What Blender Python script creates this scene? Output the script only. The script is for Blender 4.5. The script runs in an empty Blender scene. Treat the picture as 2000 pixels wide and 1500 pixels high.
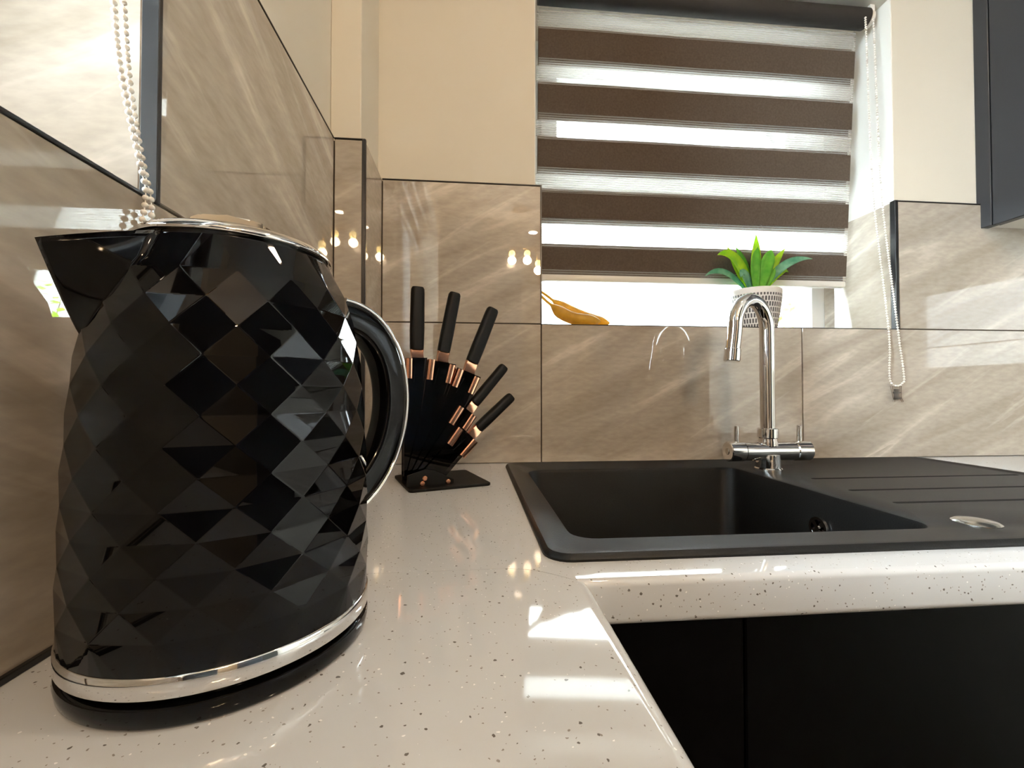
import bpy, bmesh, math, random
from mathutils import Vector, Matrix

random.seed(7)
scene = bpy.context.scene
COL = scene.collection
PI = math.pi

# ------------------------------------------------------------------ camera
# world: z = 0 is the worktop surface, +y runs along the tiled side wall
cam_d = bpy.data.cameras.new('camera')
cam = bpy.data.objects.new('camera', cam_d)
COL.objects.link(cam)
cam_d.sensor_fit = 'HORIZONTAL'
cam_d.sensor_width = 36.0
cam_d.lens = 850.69 / 2000.0 * 36.0
cam_d.clip_start = 0.01
cam.location = (0, 0, 0.1517)
cam.rotation_euler = (PI / 2 + 0.0181, 0, -0.0893)
scene.camera = cam

# ------------------------------------------------------------------ daylight, exposure
world = bpy.data.worlds.new('overcast_sky')
scene.world = world
world.use_nodes = True
bg = world.node_tree.nodes['Background']
bg.inputs['Color'].default_value = (0.84, 0.94, 1.0, 1)
bg.inputs['Strength'].default_value = 16.0
vs = scene.view_settings
vs.view_transform = 'Standard'
vs.look = 'None'
vs.gamma = 1.0
vs.use_curve_mapping = False
vs.exposure = 1.5
CEIL_W = 1.3      # warm ceiling spots, each
PEND_W = 5.0      # warm pendant bulbs, each

# ------------------------------------------------------------------ materials
def node(nt, t, **kw):
    n = nt.nodes.new(t)
    for k, v in kw.items():
        setattr(n, k, v)
    return n

def new_mat(name):
    m = bpy.data.materials.new(name)
    m.use_nodes = True
    nt = m.node_tree
    b = nt.nodes['Principled BSDF']
    return m, nt, b

def pmat(name, col, rough=0.5, metal=0.0, ior=1.5, emit=None, es=0.0, noise=0.0, nscale=30.0, bump=0.0, coat=0.0, trans=0.0):
    m, nt, b = new_mat(name)
    b.inputs['Base Color'].default_value = (*col, 1)
    b.inputs['Roughness'].default_value = rough
    b.inputs['Metallic'].default_value = metal
    b.inputs['IOR'].default_value = ior
    b.inputs['Coat Weight'].default_value = coat
    b.inputs['Coat Roughness'].default_value = 0.03
    b.inputs['Transmission Weight'].default_value = trans
    if emit:
        b.inputs['Emission Color'].default_value = (*emit, 1)
        b.inputs['Emission Strength'].default_value = es
    if noise or bump:
        tc = node(nt, 'ShaderNodeTexCoord')
        nz = node(nt, 'ShaderNodeTexNoise')
        nz.inputs['Scale'].default_value = nscale
        nz.inputs['Detail'].default_value = 5
        nt.links.new(tc.outputs['Object'], nz.inputs['Vector'])
        if noise:
            mx = node(nt, 'ShaderNodeMix', data_type='RGBA')
            mx.inputs[6].default_value = (*[c * (1 - noise) for c in col], 1)
            mx.inputs[7].default_value = (*[min(1, c * (1 + noise)) for c in col], 1)
            nt.links.new(nz.outputs['Fac'], mx.inputs[0])
            nt.links.new(mx.outputs[2], b.inputs['Base Color'])
        if bump:
            bp = node(nt, 'ShaderNodeBump')
            bp.inputs['Strength'].default_value = bump
            bp.inputs['Distance'].default_value = 0.001
            nt.links.new(nz.outputs['Fac'], bp.inputs['Height'])
            nt.links.new(bp.outputs['Normal'], b.inputs['Normal'])
    return m

def ramp(nt, stops):
    r = node(nt, 'ShaderNodeValToRGB')
    el = r.color_ramp.elements
    while len(el) < len(stops):
        el.new(0.5)
    for e, (p, c) in zip(el, stops):
        e.position = p
        e.color = (*c, 1)
    return r

def tile_mat(name, slope, base, dark, light):
    """polished stone-look tile: long pale veins at an angle over a taupe ground"""
    m, nt, b = new_mat(name)
    b.inputs['Roughness'].default_value = 0.012
    b.inputs['IOR'].default_value = 1.72
    tc = node(nt, 'ShaderNodeTexCoord')
    oi = node(nt, 'ShaderNodeObjectInfo')
    sc = node(nt, 'ShaderNodeVectorMath', operation='SCALE')
    sc.inputs[3].default_value = 11.0
    cm = node(nt, 'ShaderNodeCombineXYZ')
    nt.links.new(oi.outputs['Random'], cm.inputs[0])
    nt.links.new(oi.outputs['Random'], cm.inputs[2])
    nt.links.new(cm.outputs[0], sc.inputs[0])
    ad = node(nt, 'ShaderNodeVectorMath', operation='ADD')
    nt.links.new(tc.outputs['Object'], ad.inputs[0])
    nt.links.new(sc.outputs[0], ad.inputs[1])
    mp = node(nt, 'ShaderNodeMapping')
    mp.vector_type = 'TEXTURE'
    mp.inputs['Rotation'].default_value = (0, -slope, 0)
    mp.inputs['Scale'].default_value = (6.5, 1.0, 1.0)
    nt.links.new(ad.outputs[0], mp.inputs['Vector'])
    n1 = node(nt, 'ShaderNodeTexNoise')
    n1.inputs['Scale'].default_value = 16
    n1.inputs['Detail'].default_value = 4
    n1.inputs['Distortion'].default_value = 0.6
    nt.links.new(mp.outputs[0], n1.inputs['Vector'])
    r1 = ramp(nt, [(0.36, dark), (0.5, base), (0.60, tuple(0.7 * x + 0.3 * y for x, y in zip(base, light))), (0.67, light), (0.73, base)])
    nt.links.new(n1.outputs['Fac'], r1.inputs[0])
    mp2 = node(nt, 'ShaderNodeMapping')
    mp2.vector_type = 'TEXTURE'
    mp2.inputs['Rotation'].default_value = (0, -slope * 1.35, 0)
    mp2.inputs['Scale'].default_value = (14, 1.0, 1.0)
    nt.links.new(ad.outputs[0], mp2.inputs['Vector'])
    n2 = node(nt, 'ShaderNodeTexNoise')
    n2.inputs['Scale'].default_value = 30
    n2.inputs['Detail'].default_value = 6
    nt.links.new(mp2.outputs[0], n2.inputs['Vector'])
    r2 = ramp(nt, [(0.60, (0, 0, 0)), (0.68, (1, 1, 1)), (0.74, (0, 0, 0))])
    nt.links.new(n2.outputs['Fac'], r2.inputs[0])
    ml = node(nt, 'ShaderNodeMath', operation='MULTIPLY')
    ml.inputs[1].default_value = 0.5
    nt.links.new(r2.outputs[0], ml.inputs[0])
    mx = node(nt, 'ShaderNodeMix', data_type='RGBA')
    mx.inputs[7].default_value = (*light, 1)
    nt.links.new(ml.outputs[0], mx.inputs[0])
    nt.links.new(r1.outputs[0], mx.inputs[6])
    # fine grain
    n3 = node(nt, 'ShaderNodeTexNoise')
    n3.inputs['Scale'].default_value = 140
    n3.inputs['Detail'].default_value = 4
    mp3 = node(nt, 'ShaderNodeMapping')
    mp3.vector_type = 'TEXTURE'
    mp3.inputs['Scale'].default_value = (3.0, 1, 1)
    nt.links.new(ad.outputs[0], mp3.inputs['Vector'])
    nt.links.new(mp3.outputs[0], n3.inputs['Vector'])
    r3 = ramp(nt, [(0.3, (0.90, 0.90, 0.90)), (0.7, (1.08, 1.08, 1.08))])
    nt.links.new(n3.outputs['Fac'], r3.inputs[0])
    mu = node(nt, 'ShaderNodeMix', data_type='RGBA', blend_type='MULTIPLY')
    mu.inputs[0].default_value = 1.0
    nt.links.new(mx.outputs[2], mu.inputs[6])
    nt.links.new(r3.outputs[0], mu.inputs[7])
    nt.links.new(mu.outputs[2], b.inputs['Base Color'])
    return m

def worktop_mat(name):
    m, nt, b = new_mat(name)
    b.inputs['Roughness'].default_value = 0.05
    b.inputs['IOR'].default_value = 1.58
    tc = node(nt, 'ShaderNodeTexCoord')
    base = (0.63, 0.65, 0.685)
    cur = None
    dn = node(nt, 'ShaderNodeTexNoise')
    dn.inputs['Scale'].default_value = 420
    nt.links.new(tc.outputs['Object'], dn.inputs['Vector'])
    ds = node(nt, 'ShaderNodeVectorMath', operation='SCALE')
    ds.inputs[3].default_value = 0.0022
    nt.links.new(dn.outputs['Color'], ds.inputs[0])
    dv_ = node(nt, 'ShaderNodeVectorMath', operation='ADD')
    nt.links.new(tc.outputs['Object'], dv_.inputs[0])
    nt.links.new(ds.outputs[0], dv_.inputs[1])
    def specks(scale, thr, size, col, prev):
        v = node(nt, 'ShaderNodeTexVoronoi')
        v.inputs['Scale'].default_value = scale
        v.inputs['Randomness'].default_value = 1.0
        nt.links.new(dv_.outputs[0], v.inputs['Vector'])
        sep = node(nt, 'ShaderNodeSeparateColor')
        nt.links.new(v.outputs['Color'], sep.inputs[0])
        a = node(nt, 'ShaderNodeMath', operation='LESS_THAN')
        a.inputs[1].default_value = thr
        nt.links.new(sep.outputs[0], a.inputs[0])
        s = node(nt, 'ShaderNodeMath', operation='MULTIPLY')
        s.inputs[1].default_value = size
        nt.links.new(sep.outputs[1], s.inputs[0])
        d = node(nt, 'ShaderNodeMath', operation='LESS_THAN')
        nt.links.new(v.outputs['Distance'], d.inputs[0])
        nt.links.new(s.outputs[0], d.inputs[1])
        k = node(nt, 'ShaderNodeMath', operation='MULTIPLY')
        nt.links.new(a.outputs[0], k.inputs[0])
        nt.links.new(d.outputs[0], k.inputs[1])
        mx = node(nt, 'ShaderNodeMix', data_type='RGBA')
        mx.inputs[7].default_value = (*col, 1)
        if prev is None:
            mx.inputs[6].default_value = (*base, 1)
        else:
            nt.links.new(prev, mx.inputs[6])
        nt.links.new(k.outputs[0], mx.inputs[0])
        return mx.outputs[2]
    cur = specks(300, 0.10, 0.33, (0.16, 0.15, 0.15), cur)
    cur = specks(520, 0.13, 0.36, (0.30, 0.28, 0.27), cur)
    cur = specks(480, 0.06, 0.36, (0.95, 0.95, 0.97), cur)
    nt.links.new(cur, b.inputs['Base Color'])
    return m

def sheer_mat(name):
    """voile: fine horizontal threads, half of the light passes straight through"""
    m, nt, b = new_mat(name)
    nt.nodes.remove(b)
    out = nt.nodes['Material Output']
    tc = node(nt, 'ShaderNodeTexCoord')
    sp = node(nt, 'ShaderNodeSeparateXYZ')
    nt.links.new(tc.outputs['Object'], sp.inputs[0])
    fr = node(nt, 'ShaderNodeMath', operation='MULTIPLY')
    fr.inputs[1].default_value = 2 * PI / 0.0052
    nt.links.new(sp.outputs[2], fr.inputs[0])
    sn = node(nt, 'ShaderNodeMath', operation='SINE')
    nt.links.new(fr.outputs[0], sn.inputs[0])
    mr = node(nt, 'ShaderNodeMapRange')
    mr.inputs['From Min'].default_value = -1
    mr.inputs['From Max'].default_value = 1
    mr.inputs['To Min'].default_value = 0.08
    mr.inputs['To Max'].default_value = 0.38
    nt.links.new(sn.outputs[0], mr.inputs[0])
    tr = node(nt, 'ShaderNodeBsdfTransparent')
    tl = node(nt, 'ShaderNodeBsdfTranslucent')
    tl.inputs['Color'].default_value = (0.8, 0.8, 0.78, 1)
    df = node(nt, 'ShaderNodeBsdfDiffuse')
    df.inputs['Color'].default_value = (0.75, 0.75, 0.74, 1)
    a = node(nt, 'ShaderNodeMixShader')
    a.inputs[0].default_value = 0.5
    nt.links.new(tl.outputs[0], a.inputs[1])
    nt.links.new(df.outputs[0], a.inputs[2])
    c = node(nt, 'ShaderNodeMixShader')
    nt.links.new(mr.outputs[0], c.inputs[0])
    nt.links.new(tr.outputs[0], c.inputs[1])
    nt.links.new(a.outputs[0], c.inputs[2])
    nt.links.new(c.outputs[0], out.inputs['Surface'])
    return m

def cloth_mat(name, col, tcol, k):
    m, nt, b = new_mat(name)
    nt.nodes.remove(b)
    out = nt.nodes['Material Output']
    df = node(nt, 'ShaderNodeBsdfDiffuse')
    tc = node(nt, 'ShaderNodeTexCoord')
    nz = node(nt, 'ShaderNodeTexNoise')
    nz.inputs['Scale'].default_value = 220
    nt.links.new(tc.outputs['Object'], nz.inputs['Vector'])
    r = ramp(nt, [(0.3, tuple(c * 0.85 for c in col)), (0.7, tuple(c * 1.15 for c in col))])
    nt.links.new(nz.outputs['Fac'], r.inputs[0])
    nt.links.new(r.outputs[0], df.inputs['Color'])
    tl = node(nt, 'ShaderNodeBsdfTranslucent')
    tl.inputs['Color'].default_value = (*tcol, 1)
    mx = node(nt, 'ShaderNodeMixShader')
    mx.inputs[0].default_value = k
    nt.links.new(df.outputs[0], mx.inputs[1])
    nt.links.new(tl.outputs[0], mx.inputs[2])
    nt.links.new(mx.outputs[0], out.inputs['Surface'])
    return m

def clear_mat(name, tint, refl=0.06, rough=0.02):
    """thin clear sheet: tinted see-through plus surface gloss"""
    m, nt, b = new_mat(name)
    nt.nodes.remove(b)
    out = nt.nodes['Material Output']
    tr = node(nt, 'ShaderNodeBsdfTransparent')
    tr.inputs['Color'].default_value = (*tint, 1)
    gl = node(nt, 'ShaderNodeBsdfGlossy')
    gl.inputs['Roughness'].default_value = rough
    fr = node(nt, 'ShaderNodeFresnel')
    fr.inputs['IOR'].default_value = 1.45
    mx = node(nt, 'ShaderNodeMixShader')
    nt.links.new(fr.outputs[0], mx.inputs[0])
    nt.links.new(tr.outputs[0], mx.inputs[1])
    nt.links.new(gl.outputs[0], mx.inputs[2])
    nt.links.new(mx.outputs[0], out.inputs['Surface'])
    return m

def pot_mat(name):
    """off-white glaze printed with rows of short dark upright dashes"""
    m, nt, b = new_mat(name)
    b.inputs['Roughness'].default_value = 0.45
    uv = node(nt, 'ShaderNodeUVMap')
    br = node(nt, 'ShaderNodeTexBrick')
    br.offset = 0.5
    br.inputs['Color1'].default_value = (0.045, 0.04, 0.04, 1)
    br.inputs['Color2'].default_value = (0.09, 0.08, 0.08, 1)
    br.inputs['Mortar'].default_value = (0.62, 0.58, 0.54, 1)
    br.inputs['Scale'].default_value = 1.0
    br.inputs['Mortar Size'].default_value = 0.24
    br.inputs['Mortar Smooth'].default_value = 0.3
    br.inputs['Bias'].default_value = 0.0
    br.inputs['Brick Width'].default_value = 1.0
    br.inputs['Row Height'].default_value = 1.9
    nt.links.new(uv.outputs[0], br.inputs['Vector'])
    nt.links.new(br.outputs['Color'], b.inputs['Base Color'])
    return m

def leaf_mat(name, c1, c2):
    m, nt, b = new_mat(name)
    b.inputs['Roughness'].default_value = 0.4
    tc = node(nt, 'ShaderNodeTexCoord')
    nz = node(nt, 'ShaderNodeTexNoise')
    nz.inputs['Scale'].default_value = 45
    nt.links.new(tc.outputs['Object'], nz.inputs['Vector'])
    r = ramp(nt, [(0.35, c1), (0.65, c2)])
    nt.links.new(nz.outputs['Fac'], r.inputs[0])
    nt.links.new(r.outputs[0], b.inputs['Base Color'])
    out = nt.nodes['Material Output']
    tl = node(nt, 'ShaderNodeBsdfTranslucent')
    nt.links.new(r.outputs[0], tl.inputs['Color'])
    mx = node(nt, 'ShaderNodeMixShader')
    mx.inputs[0].default_value = 0.45
    nt.links.new(b.outputs[0], mx.inputs[1])
    nt.links.new(tl.outputs[0], mx.inputs[2])
    nt.links.new(mx.outputs[0], out.inputs['Surface'])
    return m

TB, TD, TL = (0.43, 0.378, 0.320), (0.365, 0.315, 0.260), (0.62, 0.56, 0.49)
M = dict(
    tile=tile_mat('stone_tile', math.radians(24), TB, TD, TL),
    tile_side=tile_mat('stone_tile_side', math.radians(-20), TB, TD, TL),
    grout=pmat('grout', (0.05, 0.042, 0.035), 0.9, noise=0.2),
    paint=pmat('wall_paint', (0.70, 0.65, 0.56), 0.75, noise=0.03, nscale=8, bump=0.06),
    reveal=pmat('reveal_paint', (0.80, 0.80, 0.77), 0.6, noise=0.02, nscale=8),
    ceil=pmat('ceiling_paint', (0.75, 0.73, 0.70), 0.8, noise=0.02),
    floor=pmat('floor_vinyl', (0.16, 0.14, 0.12), 0.45, noise=0.2, nscale=4),
    trim=pmat('trim_black', (0.012, 0.012, 0.013), 0.3, noise=0.2),
    worktop=worktop_mat('worktop_speckled'),
    sink=pmat('sink_granite', (0.008, 0.0085, 0.009), 0.42, ior=1.33, noise=0.35, nscale=600, bump=0.25),
    black_door=pmat('black_matt_door', (0.0012, 0.0012, 0.0015), 0.5, ior=1.15, noise=0.2, nscale=200),
    gloss_door=pmat('black_satin_door', (0.02, 0.022, 0.026), 0.28, noise=0.1, nscale=300),
    carcass=pmat('cabinet_board', (0.72, 0.70, 0.64), 0.6, noise=0.03),
    dark_board=pmat('dark_board', (0.02, 0.02, 0.02), 0.6, noise=0.1),
    lacquer=pmat('black_lacquer', (0.0010, 0.0010, 0.0014), 0.02, ior=1.345, noise=0.05),
    black_plastic=pmat('black_plastic', (0.0015, 0.0015, 0.002), 0.06, ior=1.30, noise=0.05),
    brown_plastic=pmat('smoked_brown_plastic', (0.05, 0.032, 0.02), 0.15, noise=0.1),
    chrome=pmat('chrome', (0.78, 0.78, 0.78), 0.045, 1.0, noise=0.02),
    steel=pmat('brushed_steel', (0.60, 0.59, 0.57), 0.2, 1.0, noise=0.05, nscale=120),
    rose=pmat('rose_gold', (0.90, 0.46, 0.30), 0.16, 1.0, noise=0.05),
    soft_black=pmat('soft_touch_black', (0.004, 0.004, 0.004), 0.5, ior=1.3, noise=0.2, nscale=300, bump=0.1),
    blade=pmat('black_coated_blade', (0.007, 0.007, 0.009), 0.25, noise=0.1),
    print=pmat('pale_print', (0.30, 0.30, 0.31), 0.5, noise=0.05),
    smoke=clear_mat('smoked_acrylic', (0.30, 0.30, 0.31), rough=0.03),
    glass=clear_mat('window_glass', (0.97, 0.985, 0.98)),
    clip=clear_mat('clear_plastic', (0.97, 0.96, 0.95), rough=0.12),
    upvc=pmat('white_upvc', (0.80, 0.82, 0.83), 0.3, noise=0.02),
    white_plastic=pmat('white_plastic', (0.82, 0.80, 0.76), 0.35, noise=0.02),
    band=cloth_mat('blind_brown_cloth', (0.125, 0.098, 0.078), (0.20, 0.16, 0.13), 0.20),
    sheer=sheer_mat('blind_voile'),
    roller=pmat('blind_roll_cloth', (0.022, 0.018, 0.015), 0.7, noise=0.2, nscale=200),
    rail=pmat('blind_rail', (0.70, 0.68, 0.64), 0.35, noise=0.02),
    pot=pot_mat('pot_glaze'),
    pot_plain=pmat('pot_rim_glaze', (0.62, 0.58, 0.54), 0.45, noise=0.04),
    soil=pmat('soil', (0.05, 0.035, 0.025), 0.95, noise=0.4, nscale=150, bump=1.0),
    leaf_a=leaf_mat('leaf_lime', (0.28, 0.58, 0.02), (0.52, 0.74, 0.03)),
    leaf_b=leaf_mat('leaf_green', (0.10, 0.38, 0.03), (0.20, 0.52, 0.05)),
    leaf_c=leaf_mat('leaf_bluegreen', (0.10, 0.34, 0.20), (0.26, 0.52, 0.34)),
    banana=leaf_mat('banana_peel', (0.62, 0.36, 0.03), (0.74, 0.47, 0.06)),
    render_wall=pmat('garden_render', (0.82, 0.82, 0.80), 0.9, noise=0.05, nscale=3),
    paving=pmat('paving', (0.55, 0.54, 0.52), 0.9, noise=0.15, nscale=5),
    twig=pmat('twig', (0.16, 0.12, 0.08), 0.9, noise=0.3),
    bulb=pmat('warm_bulb', (1, 0.8, 0.4), 0.4, emit=(1.0, 0.70, 0.20), es=7.0, noise=0.01),
    brass=pmat('brass', (0.75, 0.50, 0.18), 0.2, 1.0, noise=0.05),
    lens=pmat('spot_lens', (1, 0.9, 0.7), 0.4, emit=(1.0, 0.74, 0.42), es=3.0, noise=0.01),
)

# ------------------------------------------------------------------ mesh helpers
def link(o, parent=None):
    COL.objects.link(o)
    if parent is not None:
        o.parent = parent
    return o

def obj(name, bm, mat, parent=None, loc=(0, 0, 0), rot=(0, 0, 0), smooth=False, angle=None):
    me = bpy.data.meshes.new(name)
    bmesh.ops.recalc_face_normals(bm, faces=bm.faces[:])
    bm.to_mesh(me)
    bm.free()
    mats = mat if isinstance(mat, (list, tuple)) else [mat]
    for k in mats:
        me.materials.append(M[k])
    if smooth or angle:
        me.polygons.foreach_set('use_smooth', [True] * len(me.polygons))
    if angle:
        me.set_sharp_from_angle(angle=math.radians(angle))
    o = bpy.data.objects.new(name, me)
    o.location = loc
    o.rotation_euler = rot
    return link(o, parent)

def thing(name, label, cat, loc=(0, 0, 0), rot=(0, 0, 0), group=None):
    o = bpy.data.objects.new(name, None)
    o.empty_display_size = 0.05
    o.location = loc
    o.rotation_euler = rot
    o['label'] = label
    o['category'] = cat
    if group:
        o['group'] = group
    return link(o)

def tag(o, label, cat, group=None):
    o['label'] = label
    o['category'] = cat
    if group:
        o['group'] = group
    return o

def struct(o, label=None, cat=None):
    o['kind'] = 'structure'
    if label:
        o['label'] = label
    if cat:
        o['category'] = cat
    return o

def B():
    return bmesh.new()

def box(bm, x0, x1, y0, y1, z0, z1, bev=0.0, seg=2):
    v = [bm.verts.new(p) for p in ((x0, y0, z0), (x1, y0, z0), (x1, y1, z0), (x0, y1, z0), (x0, y0, z1), (x1, y0, z1), (x1, y1, z1), (x0, y1, z1))]
    fs = [bm.faces.new([v[i] for i in q]) for q in ((3, 2, 1, 0), (4, 5, 6, 7), (0, 1, 5, 4), (1, 2, 6, 5), (2, 3, 7, 6), (3, 0, 4, 7))]
    if bev > 0:
        es = list({e for f in fs for e in f.edges})
        bmesh.ops.bevel(bm, geom=es, offset=bev, segments=seg, affect='EDGES', profile=0.5)
    return bm

def prism(bm, pts, h0, h1, axis='z', bev=0.0, seg=2):
    """extrude a 2-d outline; axis z: pts are (x, y); axis y: pts are (x, z); axis x: pts are (y, z)"""
    def P(p, h):
        return {'z': (p[0], p[1], h), 'y': (p[0], h, p[1]), 'x': (h, p[0], p[1])}[axis]
    a = [bm.verts.new(P(p, h0)) for p in pts]
    b = [bm.verts.new(P(p, h1)) for p in pts]
    n = len(pts)
    fs = [bm.faces.new(a), bm.faces.new(b[::-1])]
    for i in range(n):
        fs.append(bm.faces.new((a[i], b[i], b[(i + 1) % n], a[(i + 1) % n])))
    if bev > 0:
        es = list({e for f in fs[:2] for e in f.edges})
        bmesh.ops.bevel(bm, geom=es, offset=bev, segments=seg, affect='EDGES', profile=0.5)
    return bm

def lathe(bm, prof, seg=48, centre=(0, 0, 0), cap0=False, cap1=False, uv=None):
    cx, cy, cz = centre
    rings = []
    for r, z in prof:
        if r < 1e-6:
            rings.append([bm.verts.new((cx, cy, cz + z))])
        else:
            rings.append([bm.verts.new((cx + r * math.cos(2 * PI * i / seg), cy + r * math.sin(2 * PI * i / seg), cz + z)) for i in range(seg)])
    lay = bm.loops.layers.uv.verify() if uv else None
    for k in range(len(rings) - 1):
        a, b = rings[k], rings[k + 1]
        for i in range(seg):
            j = (i + 1) % seg
            if len(a) == 1 and len(b) == 1:
                continue
            if len(a) == 1:
                f = bm.faces.new((a[0], b[j], b[i]))
            elif len(b) == 1:
                f = bm.faces.new((a[i], a[j], b[0]))
            else:
                f = bm.faces.new((a[i], a[j], b[j], b[i]))
                if uv:
                    nu, nv = uv
                    zz = [prof[k][1], prof[k][1], prof[k + 1][1], prof[k + 1][1]]
                    ii = [i, i + 1, i + 1, i]
                    for lp, zc, ic in zip(f.loops, zz, ii):
                        lp[lay].uv = (ic / seg * nu, zc * nv)
    if cap0 and len(rings[0]) > 2:
        bm.faces.new(rings[0][::-1])
    if cap1 and len(rings[-1]) > 2:
        bm.faces.new(rings[-1])
    return bm

def catmull(pts, n=8):
    P = [Vector(p) for p in pts]
    P = [P[0] * 2 - P[1]] + P + [P[-1] * 2 - P[-2]]
    out = []
    for i in range(1, len(P) - 2):
        for k in range(n):
            t = k / n
            a, b, c, d = P[i - 1], P[i], P[i + 1], P[i + 2]
            out.append(0.5 * ((2 * b) + (c - a) * t + (2 * a - 5 * b + 4 * c - d) * t * t + (3 * b - a - 3 * c + d) * t ** 3))
    out.append(P[-2].copy())
    return out

def sweep(bm, path, section, up=None, caps=True, scale=None):
    """sweep a closed 2-d section along a path. up: fixed side direction (else parallel transport)"""
    path = [Vector(p) for p in path]
    n = len(path)
    tang = []
    for i in range(n):
        a, b = path[max(0, i - 1)], path[min(n - 1, i + 1)]
        tang.append((b - a).normalized())
    if up is None:
        t = tang[0]
        side = t.cross(Vector((0, 0, 1)) if abs(t.z) < 0.9 else Vector((1, 0, 0))).normalized()
    rings = []
    for i in range(n):
        t = tang[i]
        if up is not None:
            s = Vector(up)
            s = (s - t * s.dot(t)).normalized()
        else:
            side = (side - t * side.dot(t)).normalized()
            s = side
        q = t.cross(s).normalized()
        k = scale[i] if scale else 1.0
        rings.append([bm.verts.new(path[i] + s * (a * k) + q * (b * k)) for a, b in section])
    m = len(section)
    for i in range(n - 1):
        for j in range(m):
            l = (j + 1) % m
            bm.faces.new((rings[i][j], rings[i][l], rings[i + 1][l], rings[i + 1][j]))
    if caps:
        bm.faces.new(rings[0][::-1])
        bm.faces.new(rings[-1])
    return bm

def circle(r, n=16):
    return [(r * math.cos(2 * PI * i / n), r * math.sin(2 * PI * i / n)) for i in range(n)]

def rrect(x0, x1, y0, y1, r, n=5):
    out = []
    for cx, cy, a0 in ((x1 - r, y1 - r, 0), (x0 + r, y1 - r, PI / 2), (x0 + r, y0 + r, PI), (x1 - r, y0 + r, 1.5 * PI)):
        for k in range(n + 1):
            a = a0 + PI / 2 * k / n
            out.append((cx + r * math.cos(a), cy + r * math.sin(a)))
    return out

def cyl(bm, p0, p1, r, n=20, bev=0.0):
    p0, p1 = Vector(p0), Vector(p1)
    if bev > 0:
        d = (p1 - p0).normalized()
        sweep_pts = [p0, p0 + d * bev, p1 - d * bev, p1]
        sc = [(r - bev) / r, 1, 1, (r - bev) / r]
        return sweep(bm, sweep_pts, circle(r, n), scale=sc)
    return sweep(bm, [p0, p1], circle(r, n))

# ------------------------------------------------------------------ room measures
XL, XB, XR = -0.2443, -0.1906, 1.53      # tile face of side wall, of boxing, right wall
YB, YBOX, YREAR = 0.9266, 0.7836, -2.4   # tile face of back wall, of boxing front, rear wall
YJ = 0.358                               # tiled far jamb of the side window
R1, R2 = 0.298, 0.598                    # tile courses
TT = 0.010                               # tile thickness
ZF, ZC = -0.90, 1.50                     # floor, ceiling
XW0, XW1 = 0.1462, 0.987                 # back window opening (tile edges)
PXL, PYB = XL - TT, YB + TT              # plaster faces
HEAD = 1.092

# ------------------------------------------------------------------ setting
struct(obj('floor', box(B(), PXL - 0.3, XR + 0.2, YREAR - 0.1, PYB + 0.3, ZF - 0.1, ZF), 'floor'), 'dark kitchen floor')
struct(obj('ceiling', box(B(), PXL - 0.3, XR + 0.2, YREAR - 0.1, PYB + 0.3, ZC, ZC + 0.1), 'ceil'), 'white painted kitchen ceiling')
WT = 0.265
bm = B()
PX0, PX1 = 0.1335, XW1 + 0.004            # plaster edges of the back window opening
for a in ((PXL - WT, PX0, ZF, ZC), (PX1, XR, ZF, ZC), (PX0, PX1, ZF, R1 - 0.012), (PX0, PX1, HEAD, ZC)):
    box(bm, a[0], a[1], PYB, PYB + WT, a[2], a[3])
wall_back = struct(obj('wall_back', bm, 'paint'), 'cream painted back wall with stone tile splashback')
LW0, LW1, LHEAD = -1.30, YJ + TT, 1.34    # side window opening (plaster)
bm = B()
for a in ((YREAR, LW0, ZF, ZC), (LW1, PYB, ZF, ZC), (LW0, LW1, ZF, R1 - 0.012), (LW0, LW1, LHEAD, ZC)):
    box(bm, PXL - WT, PXL, a[0], a[1], a[2], a[3])
wall_left = struct(obj('wall_left', bm, 'paint'), 'pale painted side wall with stone tile splashback')
wall_corner = struct(obj('wall_corner', box(B(), PXL, XB - TT, YBOX + TT, PYB, ZF, ZC, 0.002), 'paint'), 'boxed-in pipe corner between the two tiled walls')
struct(obj('wall_right', box(B(), XR, XR + 0.1, YREAR, PYB + WT, ZF, ZC), 'paint'), 'cream painted wall behind the wall cabinet')
struct(obj('wall_rear', box(B(), PXL - WT, XR + 0.1, YREAR - 0.1, YREAR, ZF, ZC), 'paint'), 'cream painted wall at the far end of the kitchen')

def tile(parent, kind, x0, x1, z0, z1, plane, mat='tile'):
    """one wall tile, 1 cm thick; kind 'y' faces -y on plane y, 'x' faces +x on plane x; slight joint all round"""
    g = 0.0011
    w, h = (x1 - x0) - 2 * g, (z1 - z0) - 2 * g
    bm = box(B(), -w / 2, w / 2, 0, TT - 0.0015, -h / 2, h / 2, 0.0009, 1)
    c, zc = (x0 + x1) / 2, (z0 + z1) / 2
    if kind == 'y':
        return obj('tile', bm, mat, parent, (c, plane, zc))
    return obj('tile', bm, mat, parent, (plane, c, zc), (0, 0, PI / 2))

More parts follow.
